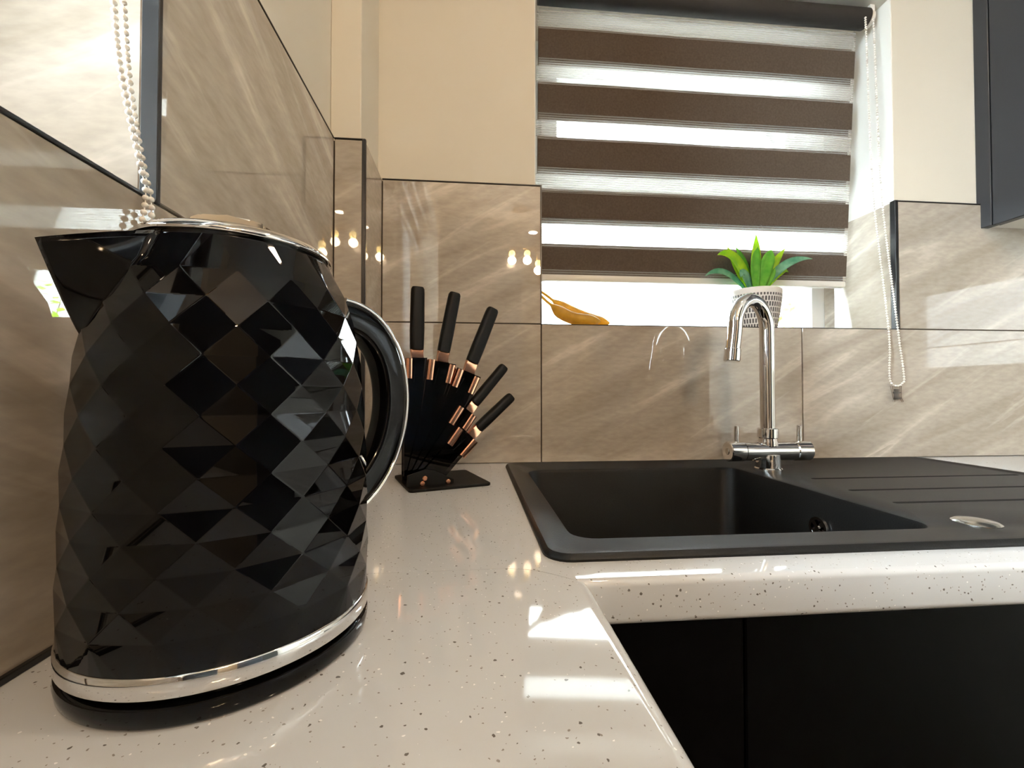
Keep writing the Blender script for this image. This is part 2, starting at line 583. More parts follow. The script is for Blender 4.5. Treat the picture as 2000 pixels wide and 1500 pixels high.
# grout beds carry the tiles
def grout(parent, x0, x1, y0, y1, z0, z1):
    obj('grout_bed', box(B(), x0, x1, y0, y1, z0, z1), 'grout', parent)
grout(wall_back, XB - 0.008, XR, YB + 0.004, PYB, 0.0, R1 - 0.001)
grout(wall_back, XB - 0.008, XW0 - 0.002, YB + 0.004, PYB, R1 - 0.001, R2 - 0.002)
grout(wall_back, XW1 + 0.004, XR, YB + 0.004, PYB, R1 - 0.001, R2 - 0.002)
for x0, x1 in ((XB, XW0), (XW0, XW0 + 0.6), (XW0 + 0.6, XW0 + 1.2), (XW0 + 1.2, XR)):
    tile(wall_back, 'y', x0, x1, 0.0, R1, YB)
tile(wall_back, 'y', XB, XW0, R1, R2, YB)
tile(wall_back, 'y', XW1 + 0.002, XW1 + 0.36, R1, R2, YB)
tile(wall_back, 'y', XW1 + 0.36, XR, R1, R2, YB)
# right jamb of the back window, tiled to the same height
def jamb_tile_x(parent, plane, y0, y1, z0, z1):
    g = 0.0008
    w, h = y1 - y0 - 2 * g, z1 - z0 - 2 * g
    return obj('tile', box(B(), -w / 2, w / 2, 0, TT - 0.0015, -h / 2, h / 2, 0.0009, 1), 'tile', parent, (plane, (y0 + y1) / 2, (z0 + z1) / 2), (0, 0, -PI / 2))
JR = XW1 - 0.006
jamb_tile_x(wall_back, JR, YB + 0.012, 1.136, R1, R2)
tile(wall_back, 'x', YB + 0.012, 1.136, R1, R2, XW0 - 0.003, 'tile')

# side wall: low course under and beyond the window, high course between jamb and boxing
grout(wall_left, PXL, XL - 0.004, YREAR + 0.4, YBOX + TT, 0.0, R1 - 0.001)
grout(wall_left, PXL, XL - 0.004, YJ + 0.004, YBOX + TT, R1 - 0.001, R2 - 0.002)
y = YBOX
while y > YREAR + 0.5:
    tile(wall_left, 'x', y - 0.6, y, 0.0, R1, XL, 'tile_side')
    y -= 0.6
tile(wall_left, 'x', YJ + 0.002, YBOX, R1, R2, XL, 'tile_side')
# unseen tiles under the wall cabinet, added to dim the kettle handle's reflection
wr = bpy.data.objects['wall_right']
for z0, z1 in ((0.0, R1), (R1, 0.538)):
    y = PYB - 0.012
    while y > -0.2:
        g = 0.0011
        w, h = 0.6 - 2 * g, z1 - z0 - 2 * g
        obj('tile', box(B(), -w / 2, w / 2, 0, TT - 0.0015, -h / 2, h / 2, 0.0009, 1), 'tile', wr, (XR - TT + 0.0015, y - 0.3, (z0 + z1) / 2), (0, 0, -PI / 2))
        y -= 0.6
# far jamb of the side window (faces the camera)
tile(wall_left, 'y', XL - 0.24, XL - 0.012, R1, R2, YJ, 'tile')
# boxing: narrow front tile and narrow return
grout(wall_corner, PXL, XB - 0.003, YBOX + 0.004, YBOX + TT, 0.0, R2 - 0.002)
grout(wall_corner, XB - TT, XB - 0.004, YBOX + 0.003, PYB, 0.0, R2 - 0.002)
for z0, z1 in ((0.0, R1), (R1, R2)):
    tile(wall_corner, 'y', XL, XB - 0.004, z0, z1, YBOX)
    tile(wall_corner, 'x', YBOX + 0.004, YB, z0, z1, XB)

# black metal edge trims
def trim(n, x0, x1, y0, y1, z0, z1, label):
    struct(obj('trim_%d' % n, box(B(), x0, x1, y0, y1, z0, z1, 0.0006, 1), 'trim'), label)
tw = 0.0022
trim(1, XB - 0.0055, XB + 0.0012, YBOX - 0.0012, YBOX + 0.0055, 0, R2 + 0.001, 'black metal corner trim of the pipe boxing')
trim(2, XB, XW0 + 0.001, YB - 0.0005, PYB, R2 - 0.0005, R2 + tw, 'black trim topping the back wall tiles')
trim(3, XW0 - 0.002, XW0 + 0.0015, YB - 0.001, YB + 0.012, R1, R2 + tw, 'black trim at the tile edge beside the blind')
trim(4, XW1 - 0.0065, XW1 + 0.0015, YB - 0.0015, YB + 0.012, R1, R2 + tw, 'black trim at the tile edge beside the bead chain')
trim(5, XW1 + 0.0015, 1.2035, YB - 0.0005, PYB, R2 - 0.0005, R2 + tw, 'black trim topping the tiles by the wall cabinet')
trim(6, XL - 0.012, XL + 0.001, YJ - 0.0015, YJ + 0.003, R1 - 0.001, R2 + 0.3, 'black corner trim of the side window jamb')
trim(7, PXL, XL + 0.0005, YJ + 0.002, YBOX, R2 - 0.0005, R2 + tw, 'black trim topping the side wall tiles')
trim(8, PXL - 0.02, XL + 0.0008, LW0, YJ - 0.0015, R1 - 0.001, R1 + 0.002, 'black trim along the side window sill')
trim(9, XL, XB, YBOX - 0.0005, YBOX + TT, R2 - 0.0005, R2 + tw, 'black trim topping the boxing tiles')
trim(10, XW0, XW1 + 0.001, YB - 0.0006, YB + 0.01, R1 - 0.0012, R1 + 0.0004, 'black trim along the back window sill')
trim(11, PXL, XL + 0.003, YREAR + 0.4, YBOX, 0.0, 0.004, 'dark sealant line along the side wall')

# ------------------------------------------------------------------ windows
def frame_rect(bm, x0, x1, y0, y1, z0, z1, w, bev=0.003):
    """picture-frame of four mitred bars in the x-z plane"""
    o = [(x0, z0), (x1, z0), (x1, z1), (x0, z1)]
    i = [(x0 + w, z0 + w), (x1 - w, z0 + w), (x1 - w, z1 - w), (x0 + w, z1 - w)]
    for k in range(4):
        l = (k + 1) % 4
        prism(bm, [o[k], o[l], i[l], i[k]], y0, y1, 'y')
    return bm

WY = 1.138
win1 = struct(thing('window_1', 'white framed window behind the striped blind', 'window', (0, 0, 0)))
bm = B()
frame_rect(bm, PX0 + 0.001, PX1 - 0.001, WY, WY + 0.06, R1 - 0.012, HEAD - 0.001, 0.043)
box(bm, 0.1775, 0.9470, WY, WY + 0.06, 0.668, 0.735)
box(bm, 0.1775, 0.9470, WY, WY + 0.06, 1.027, HEAD - 0.044)
box(bm, 0.905, 0.9470, WY, WY + 0.06, 0.735, 1.027)
obj('window_frame', bm, 'upvc', win1)
bm = B()
frame_rect(bm, 0.178, 0.905, WY - 0.012, WY + 0.05, 0.735, 1.027, 0.042)
obj('sash', bm, 'upvc', win1)
obj('pane', box(B(), 0.214, 0.867, WY + 0.02, WY + 0.024, 0.774, 0.988), 'glass', win1)
obj('pane', box(B(), PX0 + 0.04, PX1 - 0.04, WY + 0.02, WY + 0.024, R1 + 0.028, 0.670), 'glass', win1)
bm = B()
box(bm, XW0, XW1, YB + 0.009, WY, R1 - 0.011, R1 - 0.0005)
obj('window_sill', bm, 'tile', win1)
bm = B()
box(bm, PX1 - 0.002, PX1 + 0.0005, PYB + 0.001, WY, R2 + 0.001, HEAD)
box(bm, PX0 - 0.0005, PX0 + 0.002, PYB + 0.001, WY, R2 + 0.001, HEAD)
obj('reveal', bm, 'reveal', win1)

WX = XL - 0.20
win2 = struct(thing('window_2', 'side window above the kettle', 'window', (0, 0, 0)))
def frame_rect_x(bm, y0, y1, x0, x1, z0, z1, w):
    o = [(y0, z0), (y1, z0), (y1, z1), (y0, z1)]
    i = [(y0 + w, z0 + w), (y1 - w, z0 + w), (y1 - w, z1 - w), (y0 + w, z1 - w)]
    for k in range(4):
        l = (k + 1) % 4
        prism(bm, [o[k], o[l], i[l], i[k]], x0, x1, 'x')
    return bm
bm = B()
frame_rect_x(bm, LW0, LW1, WX - 0.06, WX, R1 - 0.012, LHEAD, 0.05)
box(bm, WX - 0.06, WX, -0.33, -0.27, R1, LHEAD)
obj('window_frame', bm, 'upvc', win2)
obj('pane', box(B(), WX - 0.03, WX - 0.026, LW0 + 0.04, LW1 - 0.04, R1 + 0.03, LHEAD - 0.04), 'glass', win2)
obj('window_sill', box(B(), WX, XL - 0.009, LW0, YJ, R1 - 0.011, R1 - 0.0015), 'tile_side', win2)

# ------------------------------------------------------------------ worktops
NR = 0.011
def nose(depth_back, depth_front, th=0.038, r=NR, rb=0.007):
    """section (d, z): flat top, rounded front edge"""
    pts = [(depth_back, 0), ]
    for k in range(9):
        a = PI / 2 - PI / 2 * k / 8
        pts.append((depth_front + (-r if depth_front > depth_back else r) + (1 if depth_front > depth_back else -1) * r * math.cos(a), -r + r * math.sin(a)))
    for k in range(5):
        a = -PI / 2 * k / 4
        pts.append((depth_front + (-rb if depth_front > depth_back else rb) + (1 if depth_front > depth_back else -1) * rb * math.cos(a), -th + rb + rb * math.sin(a)))
    pts.append((depth_back, -th))
    return pts
YF, XF, TH = 0.345, 0.0945, 0.038          # front faces of the two runs
JY = 0.3755
curve = [(0.030, JY), (0.045, 0.3725), (0.058, 0.3665), (0.070, 0.358), (0.078, 0.351), (0.0835, 0.3462)]
YEND = -1.35
# run under the side window
bm = B()
prism(bm, nose(XL, XF, r=0.012), YEND, 0.3462, 'y')
prism(bm, [(XL, 0.3462)] + [(0.0835, 0.3462)] + curve[::-1][1:] + [(XL, JY)], -TH, 0, 'z')
wt1 = tag(obj('worktop', bm, 'worktop', angle=35), 'pale speckled glossy worktop carrying the black kettle', 'worktop')
# run under the back window, with the cut-out for the sink
bm = B()
g = 0.0004
ox0, ox1, oy0, oy1 = 0.0840, 0.979, 0.398, 0.880
prism(bm, [(x + g, y + g) for x, y in [(XL, JY)] + curve] + [(ox0, 0.3462 + g * 1.5), (ox0, YB + 0.003), (XL, YB + 0.003)], -TH, 0, 'z')
prism(bm, nose(oy0, YF, r=0.006), ox0, XR, 'x')
box(bm, ox0, ox1, oy1, YB + 0.003, -TH, 0)
box(bm, ox1, XR, oy0, YB + 0.003, -TH, 0)
wt2 = tag(obj('worktop', bm, 'worktop', angle=35), 'pale speckled glossy worktop holding the black sink', 'worktop')

# ------------------------------------------------------------------ base cabinets
def base_cabinet(label, x0, x1, splits, cat_group=None):
    t = thing('base_cabinet', label, 'cabinet', ((x0 + x1) / 2, 0.64, ZF))
    w, xc = (x1 - x0) / 2, (x0 + x1) / 2
    zt = -TH - 0.001 - ZF
    bm = B()
    box(bm, -w, -w + 0.016, -0.255, 0.28, 0.12, zt)
    box(bm, w - 0.016, w, -0.255, 0.28, 0.12, zt)
    box(bm, -w + 0.016, w - 0.016, -0.255, 0.28, 0.12, 0.136)
    box(bm, -w + 0.016, w - 0.016, 0.27, 0.28, 0.136, zt)
    obj('carcass', bm, 'dark_board', t)
    for a, b in zip(splits, splits[1:]):
        obj('door', box(B(), a - xc + 0.001, b - xc - 0.001, -0.275, -0.256, 0.125, zt - 0.002, 0.0012, 1), 'black_door', t)
    obj('plinth', box(B(), -w, w, -0.20, -0.185, 0.0, 0.12), 'black_door', t)
    return t
base_cabinet('black cabinet below the sink bowl and drainer', 0.080, 1.03, (0.080, 0.2369, 0.63, 1.03))
base_cabinet('black cabinet below the worktop end past the drainer', 1.03, XR - 0.002, (1.03, XR - 0.002))
t = thing('base_cabinet', 'black cabinet run under the kettle worktop', 'cabinet', (0, 0, ZF))
zt = -TH - 0.001 - ZF
bm = B()
box(bm, XL + 0.002, 0.058, YEND + 0.01, 0.36, 0.12, zt)
obj('carcass', bm, 'dark_board', t)
for k in range(3):
    y0 = YEND + 0.01 + k * 0.55
    obj('door', box(B(), 0.059, 0.077, y0 + 0.0015, min(y0 + 0.5485, 0.355), 0.125, zt - 0.002, 0.0015, 1), 'black_door', t)
obj('plinth', box(B(), 0.0, 0.015, YEND + 0.01, 0.36, 0, 0.12), 'black_door', t)

# ------------------------------------------------------------------ sink
SZ = 0.0065
def make_sink():
    t = thing('kitchen_sink', 'black composite inset sink with bowl and ribbed drainer', 'sink', (0.53, 0.64, 0))
    ox, oy = 0.53, 0.64
    bm = B()
    def loop(pts, z):
        vs_ = [bm.verts.new((x - ox, y - oy, z)) for x, y in pts]
        return vs_
    def edges(vs_):
        return [bm.edges.get((vs_[i], vs_[(i + 1) % len(vs_)])) or bm.edges.new((vs_[i], vs_[(i + 1) % len(vs_)])) for i in range(len(vs_))]
    def bridge(a, b):
        n = len(a)
        for i in range(n):
            bm.faces.new((a[i], a[(i + 1) % n], b[(i + 1) % n], b[i]))
    fill = []
    X0, X1, Y0, Y1 = 0.0655, 0.996, 0.3835, 0.9005
    steps = [(0, 0.0), (0.0, 0.0022), (0.0016, 0.0048), (0.0045, SZ)]
    prev = None
    for ins, z in steps:
        lp = loop(rrect(X0 + ins, X1 - ins, Y0 + ins, Y1 - ins, 0.024 - ins, 6), z)
        if prev:
            bridge(prev, lp)
        prev = lp
    fill += edges(prev)
    # raised border then the lower deck
    lp = loop(rrect(X0 + 0.012, X1 - 0.012, Y0 + 0.011, Y1 - 0.010, 0.018, 6), SZ)
    e1 = edges(lp)
    r = bmesh.ops.triangle_fill(bm, use_beauty=True, use_dissolve=False, edges=fill + e1)
    lp2 = loop(rrect(X0 + 0.016, X1 - 0.016, Y0 + 0.015, Y1 - 0.014, 0.016, 6), SZ - 0.002)
    bridge(lp, lp2)
    fill = edges(lp2)
    D = SZ - 0.002
    # bowl
    bx0, bx1, by0, by1 = 0.0985, 0.511, 0.4305, 0.820
    prev = None
    for ins, z, rr in ((0, D, 0.028), (0.0025, D - 0.0015, 0.027), (0.004, D - 0.006, 0.026), (0.010, -0.155, 0.030), (0.016, -0.175, 0.034), (0.032, -0.186, 0.04), (0.06, -0.189, 0.05)):
        lp = loop(rrect(bx0 + ins, bx1 - ins, by0 + ins, by1 - ins, rr, 6), z)
        if prev:
            bridge(prev, lp)
        else:
            fill += edges(lp)
        prev = lp
    bm.faces.new(prev)
    # drainer grooves
    for x0, x1, yc in ((0.572, 0.965, 0.6935), (0.560, 0.965, 0.6065), (0.556, 0.965, 0.5335)):
        a = loop(rrect(x0, x1, yc - 0.0042, yc + 0.0042, 0.004, 3), D)
        b = loop(rrect(x0 + 0.002, x1 - 0.002, yc - 0.0018, yc + 0.0018, 0.0017, 3), D - 0.0026)
        fill += edges(a)
        bridge(a, b)
        bm.faces.new(b)
    bmesh.ops.triangle_fill(bm, use_beauty=True, use_dissolve=False, edges=fill)
    obj('basin', bm, 'sink', t, angle=30)
    # overflow rosette on the bowl wall by the drainer
    ov = B()
    px = 0.5035 - ox
    oyy, oz = 0.5955 - oy, -0.047
    def ring(r0, r1, x0, x1, n=28):
        pr = [(r0, x0), (r1, x0), (r1, x1), (r0, x1), (r0, x0)]
        for k in range(4):
            for i in range(n):
                a0, a1 = 2 * PI * i / n, 2 * PI * (i + 1) / n
                q = [(pr[k], a0), (pr[k], a1), (pr[k + 1], a1), (pr[k + 1], a0)]
                ov.faces.new([ov.verts.new((px - x, oyy + r * math.cos(a), oz + r * math.sin(a))) for (r, x), a in q])
    ring(0.0125, 0.0165, 0.0, 0.004)
    ring(0.0001, 0.004, 0.0, 0.005)
    for k in range(4):
        a = PI / 4 + k * PI / 2
        c, s = math.cos(a), math.sin(a)
        w = 0.004
        pts = [(c * 0.003 - s * w * 0.5, s * 0.003 + c * w * 0.5), (c * 0.0135 - s * w, s * 0.0135 + c * w), (c * 0.0135 + s * w, s * 0.0135 - c * w), (c * 0.003 + s * w * 0.5, s * 0.003 - c * w * 0.5)]
        prism(ov, [(oyy + p[0], oz + p[1]) for p in pts], px - 0.0035, px, 'x')
    o = obj('overflow_cover', ov, 'chrome', t)
    o['label'] = 'small round chrome overflow cover with four petals'
    hole = B()
    cyl(hole, (px + 0.0006, oyy, oz), (px - 0.001, oyy, oz), 0.0128, 24)
    obj('overflow_hole', hole, 'black_plastic', t)
    bm = lathe(B(), [(0.021, D + 0.0002), (0.021, D + 0.0012), (0.018, D + 0.0032), (0.009, D + 0.0046), (0, D + 0.005)], 32, (0.5625 - ox, 0.443 - oy, 0))
    o = obj('tap_hole_cover', bm, 'steel', t, angle=40)
    o['label'] = 'flat brushed steel disc on the drainer edge'
    return t
make_sink()

# ------------------------------------------------------------------ mixer tap
def make_tap():
    t = thing('kitchen_tap', 'chrome swan-neck mixer tap with two small levers', 'tap', (0.553, 0.775, 0.0046))
    bm = lathe(B(), [(0.0235, 0), (0.0235, 0.004), (0.0215, 0.006), (0.0205, 0.03)], 32, cap0=True, cap1=True)
    obj('base', bm, 'chrome', t, angle=30)
    bm = B()
    cyl(bm, (-0.050, 0, 0.036), (0.050, 0, 0.036), 0.0175, 28)
    obj('valve_body', bm, 'chrome', t, angle=30)
    for s in (-1, 1):
        bm = B()
        cyl(bm, (s * 0.0505, 0, 0.036), (s * 0.0805, 0, 0.036), 0.0185, 28, 0.0015)
        k = obj('tap_handle', bm, 'chrome', t, angle=30)
        bm = B()
        cyl(bm, (s * 0.0625, 0, 0.052), (s * 0.0625, 0, 0.084), 0.0042, 14, 0.0008)
        obj('lever', bm, 'chrome', k, angle=30)
        bm = B()
        cyl(bm, (s * 0.0800, 0, 0.036), (s * 0.0815, 0, 0.036), 0.006, 18, 0.0004)
        obj('indicator', bm, 'steel', k, angle=30)
    bm = lathe(B(), [(0.0165, 0.046), (0.0165, 0.054), (0.0155, 0.058), (0.0155, 0.060), (0.0178, 0.062), (0.0178, 0.078), (0.0165, 0.0795)], 32, cap1=True)
    obj('collar', bm, 'chrome', t, angle=30)
    # swan neck in the x direction, turned slightly towards the room
    cx, R, zt = -0.039, 0.039, 0.283
    path = [(0, 0, 0.076), (0, 0, 0.16), (0, 0, 0.235)]
    path = [Vector(p) for p in path]
    for k in range(0, 19):
        a = PI * k / 18 * 1.0
        path.append(Vector((cx + R * math.cos(a), 0, 0.262 + 0.056 * math.sin(a))))
    path += [Vector((-0.0800, 0, 0.245)), Vector((-0.0835, 0, 0.224))]
    rz = Matrix.Rotation(math.radians(14), 4, 'Z')
    path = [rz @ p for p in path]
    bm = sweep(B(), path, circle(0.0128, 24), up=(rz @ Vector((0, 1, 0))))
    sp = obj('swan_neck', bm, 'chrome', t, angle=40)
    bm = B()
    cyl(bm, rz @ Vector((-0.0832, 0, 0.2255)), rz @ Vector((-0.0855, 0, 0.203)), 0.0140, 24, 0.001)
    obj('aerator', bm, 'chrome', sp, angle=40)
    return t
make_tap()

# ------------------------------------------------------------------ wall cabinet by the window
t = thing('wall_cabinet', 'black satin wall cabinet beside the window', 'cabinet', (1.36, 0.5, 0.541))
z1 = ZC - 0.541 - 0.15
bm = B()
box(bm, -0.134, 0.168, -0.62, 0.4355, 0.003, 0.019)
box(bm, -0.134, 0.168, -0.62, 0.4355, z1 - 0.016, z1)
box(bm, 0.16, 0.168, -0.62, 0.4355, 0.019, z1 - 0.016)
box(bm, -0.134, 0.16, -0.62, -0.604, 0.019, z1 - 0.016)
box(bm, -0.134, 0.16, 0.4195, 0.4355, 0.019, z1 - 0.016)
obj('carcass', bm, 'carcass', t)
obj('filler_strip', box(B(), -0.156, -0.136, 0.4055, 0.4355, 0, z1, 0.001, 1), 'gloss_door', t)
obj('door', box(B(), -0.1565, -0.1365, -0.10, 0.4030, -0.002, z1, 0.0018, 1), 'gloss_door', t)
obj('door', box(B(), -0.1565, -0.1365, -0.62, -0.1025, -0.002, z1, 0.0018, 1), 'gloss_door', t)

# tall black units across the room (out of view, added to darken reflections)
def added_tall_unit(label, x0, x1, y0, y1, ztop, face):
    t = thing('added_dark_unit', label, 'cabinet', ((x0 + x1) / 2, (y0 + y1) / 2, ZF))
    a, b = (x1 - x0) / 2, (y1 - y0) / 2
    h = ztop - ZF
    obj('carcass', box(B(), -a + (0.02 if face == 'x' else 0), a, -b, b - (0.02 if face == 'y' else 0), 0.1, h), 'dark_board', t)
    n = max(1, round((b if face == 'x' else a) * 2 / 0.6))
    for k in range(n):
        for z0, z1 in ((0.105, 1.2), (1.203, h)):
            if face == 'x':
                y_0, y_1 = -b + 2 * b * k / n, -b + 2 * b * (k + 1) / n
                obj('door', box(B(), -a, -a + 0.019, y_0 + 0.0015, y_1 - 0.0015, z0, z1, 0.0015, 1), 'gloss_door', t)
            else:
                x_0, x_1 = -a + 2 * a * k / n, -a + 2 * a * (k + 1) / n
                obj('door', box(B(), x_0 + 0.0015, x_1 - 0.0015, b - 0.019, b, z0, z1, 0.0015, 1), 'gloss_door', t)
    obj('plinth', box(B(), -a + 0.05, a, -b, b, 0, 0.1), 'black_door', t)
added_tall_unit('added tall black cabinets darkening reflections, facing the side window', 0.98, XR - 0.014, -1.75, -0.85, 1.35, 'x')
added_tall_unit('added tall black cabinet darkening reflections, past the kettle worktop', XL + 0.003, 0.36, YEND - 0.62, YEND - 0.004, 1.20, 'y')

# ------------------------------------------------------------------ kettle
KX, KY = -0.1470, 0.287
ks = math.radians(-132)          # spout direction
def prof_r(z):
    P = [(0.0, 0.0778), (0.053, 0.0779), (0.112, 0.0768), (0.16, 0.0741), (0.19, 0.0700), (0.213, 0.0632), (0.226, 0.0575), (0.2365, 0.0518)]
    for (a, ra), (b, rb) in zip(P, P[1:]):
        if z <= b:
            return ra + (rb - ra) * (z - a) / (b - a)
    return P[-1][1]

def make_kettle():
    pb = thing('kettle_power_base', 'round black plastic power base under the faceted kettle', 'kettle base', (KX, KY, 0))
    bm = lathe(B(), [(0.074, 0.0), (0.0762, 0.0005), (0.0775, 0.0022), (0.0784, 0.0075), (0.0780, 0.0100), (0.0765, 0.0108), (0.070, 0.0110)], 96, cap0=True, cap1=True)
    obj('base_plate', bm, 'black_plastic', pb, angle=50)
    t = thing('kettle', 'glossy black faceted jug kettle with chrome rim and band', 'kettle', (KX, KY, 0.0111))
    Z = 0.0111
    def zz(z):
        return z - Z
    bm = lathe(B(), [(0.070, 0.0), (0.0745, 0.0001), (0.0758, 0.0012), (0.0760, 0.0028)], 96, cap0=True)
    obj('foot_ring', bm, 'black_plastic', t, angle=50)
    bm = lathe(B(), [(0.0745, zz(0.0139)), (0.0778, zz(0.0142)), (0.0784, zz(0.0149)), (0.0784, zz(0.0238)), (0.0778, zz(0.0244)), (0.074, zz(0.0246))], 96)
    obj('chrome_band', bm, 'chrome', t, angle=50)
    # faceted body: staggered rings of sixteen points joined by flat triangles
    N = 16
    cd = math.radians(-63)
    zr = [0.0390 + 0.0145 * k for k in range(13)]
    bm = B()
    seg = 64
    ring0 = [bm.verts.new((0.0777 * math.cos(2 * PI * i / seg + cd), 0.0777 * math.sin(2 * PI * i / seg + cd), zz(0.0246))) for i in range(seg)]
    rings = []
    for k, z in enumerate(zr):
        off = 0.5 if (k - 11) % 2 == 0 else 0.0
        r = prof_r(z) * 1.006
        rings.append([bm.verts.new((r * math.cos(cd + (i + off) * 2 * PI / N), r * math.sin(cd + (i + off) * 2 * PI / N), zz(z))) for i in range(N)])
    smooth_faces = []
    for k in range(len(rings) - 1):
        a, b = rings[k], rings[k + 1]
        ao = 0.5 if (k - 11) % 2 == 0 else 0.0
        for i in range(N):
            j = (i + 1) % N
            if ao == 0.5:       # next ring sits at integer places: b[i+1] is between a[i] and a[i+1]
                bm.faces.new((a[i], a[j], b[j]))
                bm.faces.new((b[j], b[i], a[i]))
            else:
                bm.faces.new((a[i], a[j], b[i]))
                bm.faces.new((b[i], a[j], b[j]))
    # bottom skirt
    a = rings[0]
    ao = 0.5 if (0 - 11) % 2 == 0 else 0.0
    sh = int(ao * seg / N)
    for i in range(N):
        j = (i + 1) % N
        s0 = (i * 4 + sh) % seg
        q = [ring0[(s0 + m) % seg] for m in range(5)]
        mid = 2
        for m in range(2):
            bm.faces.new((q[m], q[m + 1], a[i]))
        bm.faces.new((a[i], q[2], a[j]))
        for m in range(2, 4):
            bm.faces.new((q[m], q[m + 1], a[j]))
    # shoulder up to the rim
    top = [bm.verts.new((0.0512 * math.cos(2 * PI * i / seg + cd), 0.0512 * math.sin(2 * PI * i / seg + cd), zz(0.2362))) for i in range(seg)]
    a = rings[-1]
    ao = 0.5 if (12 - 11) % 2 == 0 else 0.0
    sh = int(ao * seg / N)
    for i in range(N):
        j = (i + 1) % N
        s0 = (i * 4 + sh) % seg
        q = [top[(s0 + m) % seg] for m in range(5)]
        for m in range(2):
            bm.faces.new((q[m + 1], q[m], a[i]))
        bm.faces.new((a[j], q[2], a[i]))
        for m in range(2, 4):
            bm.faces.new((q[m + 1], q[m], a[j]))
    body = obj('body', bm, 'lacquer', t)
    md = body.modifiers.new('edge_softening', 'BEVEL')
    md.width = 0.0004
    md.segments = 2
    md.limit_method = 'ANGLE'
    md.angle_limit = math.radians(2.5)
    md.harden_normals = False
    # chrome rim and lid
    bm = lathe(B(), [(0.0505, zz(0.2352)), (0.0533, zz(0.2354)), (0.0540, zz(0.2364)), (0.0534, zz(0.2380)), (0.0510, zz(0.2404)), (0.0492, zz(0.2417)), (0.0470, zz(0.2421))], 96)
    obj('rim', bm, 'chrome', t, angle=60)
    bm = lathe(B(), [(0.0472, zz(0.2415)), (0.0440, zz(0.2432)), (0.030, zz(0.2448)), (0, zz(0.2452))], 64)
    lid = obj('lid', bm, 'chrome', t, angle=60)
    du, dv = Vector((0.8910, 0.4540, 0)), Vector((-0.4540, 0.8910, 0))   # along / away from the viewer's side
    bm = B()
    sec = []
    for x, z in ((-0.0270, 0.2446), (-0.0245, 0.2512), (-0.0190, 0.2545), (-0.006, 0.2562), (0.006, 0.2560), (0.0135, 0.2545), (0.0140, 0.2446)):
        sec.append((x, zz(z)))
    for s0, s1, e in ((-0.017, 0.017, 0.0),):
        a = [bm.verts.new(du * x + dv * s0 + Vector((0, 0, z))) for x, z in sec]
        b = [bm.verts.new(du * x + dv * s1 + Vector((0, 0, z))) for x, z in sec]
        n = len(sec)
        bm.faces.new(a)
        bm.faces.new(b[::-1])
        for i in range(n):
            bm.faces.new((a[i], b[i], b[(i + 1) % n], a[(i + 1) % n]))
    bmesh.ops.bevel(bm, geom=bm.edges[:], offset=0.0012, segments=2, affect='EDGES')
    obj('lid_grip', bm, 'chrome', lid, angle=40)
    bm = B()
    sec = [(0.0142, zz(0.2446)), (0.0142, zz(0.2540)), (0.0185, zz(0.2520)), (0.0245, zz(0.2446))]
    a = [bm.verts.new(du * x + dv * -0.013 + Vector((0, 0, z))) for x, z in sec]
    b = [bm.verts.new(du * x + dv * 0.013 + Vector((0, 0, z))) for x, z in sec]
    bm.faces.new(a)
    bm.faces.new(b[::-1])
    for i in range(4):
        bm.faces.new((a[i], b[i], b[(i + 1) % 4], a[(i + 1) % 4]))
    o = obj('lid_button', bm, 'brown_plastic', lid)
    o['label'] = 'smoked brown lid release tab'
    # spout: beak with an open top
    bm = B()
    sd, sn = Vector((math.cos(ks), math.sin(ks), 0)), Vector((-math.sin(ks), math.cos(ks), 0))
    nt_, nz_ = 24, 14
    rows = []
    for k in range(nz_ + 1):
        f = k / nz_
        zb = 0.180 + f * (0.2245 - 0.180)
        half = math.radians(30) * min(1.0, (f * 1.35 + 0.02)) ** 0.7
        tip = 0.0705 + 0.0158 * f ** 0.9
        row = []
        for i in range(nt_ + 1):
            tt = -1 + 2 * i / nt_
            w = 1 - abs(tt) ** 1.25
            rb = prof_r(zb) * 0.985
            zl = zb + (1 - w) * 0.0095 * f
            rb2 = prof_r(min(zl, 0.2355)) * 0.985
            sgn = 1 if tt > 0 else -1
            ang = half * (1 if abs(tt) > 1e-6 else 0) * sgn
            bp_ = sd * (rb2 * math.cos(half)) + sn * (rb2 * math.sin(half) * sgn * (1 if abs(tt) > 1e-6 else 0))
            p = bp_ * (1 - w) + sd * tip * w if abs(tt) > 1e-6 else sd * tip
            p = Vector((p.x, p.y, zz(zl)))
            row.append(bm.verts.new(p))
        rows.append(row)
    for k in range(nz_):
        for i in range(nt_):
            bm.faces.new((rows[k][i], rows[k][i + 1], rows[k + 1][i + 1], rows[k + 1][i]))
    sp = obj('spout', bm, 'black_plastic', t, smooth=True)
    md = sp.modifiers.new('wall', 'SOLIDIFY')
    md.thickness = 0.0014
    md.offset = 0
    # handle: D-shaped loop opposite the spout
    hd = -sd
    hp = [(0.062, 0.2085), (0.076, 0.2075), (0.0895, 0.2025), (0.1015, 0.1915), (0.1105, 0.175), (0.1150, 0.152), (0.1135, 0.128), (0.1060, 0.1045), (0.0945, 0.0870), (0.0825, 0.0765), (0.0700, 0.0700)]
    path = catmull([hd * s + Vector((0, 0, zz(z))) for s, z in hp], 6)
    hw, ht = 0.0115, 0.0115
    sec = rrect(-hw, hw, -ht, ht, 0.0065, 5)
    n = len(path)
    scl = [1.0 - 0.12 * math.sin(PI * i / (n - 1)) * 0 for i in range(n)]
    bm = sweep(B(), path, sec, up=sn, scale=scl)
    hn = obj('handle', bm, 'black_plastic', t, angle=50)
    # bright strip along the outside of the handle and a darker inlay line
    outer = []
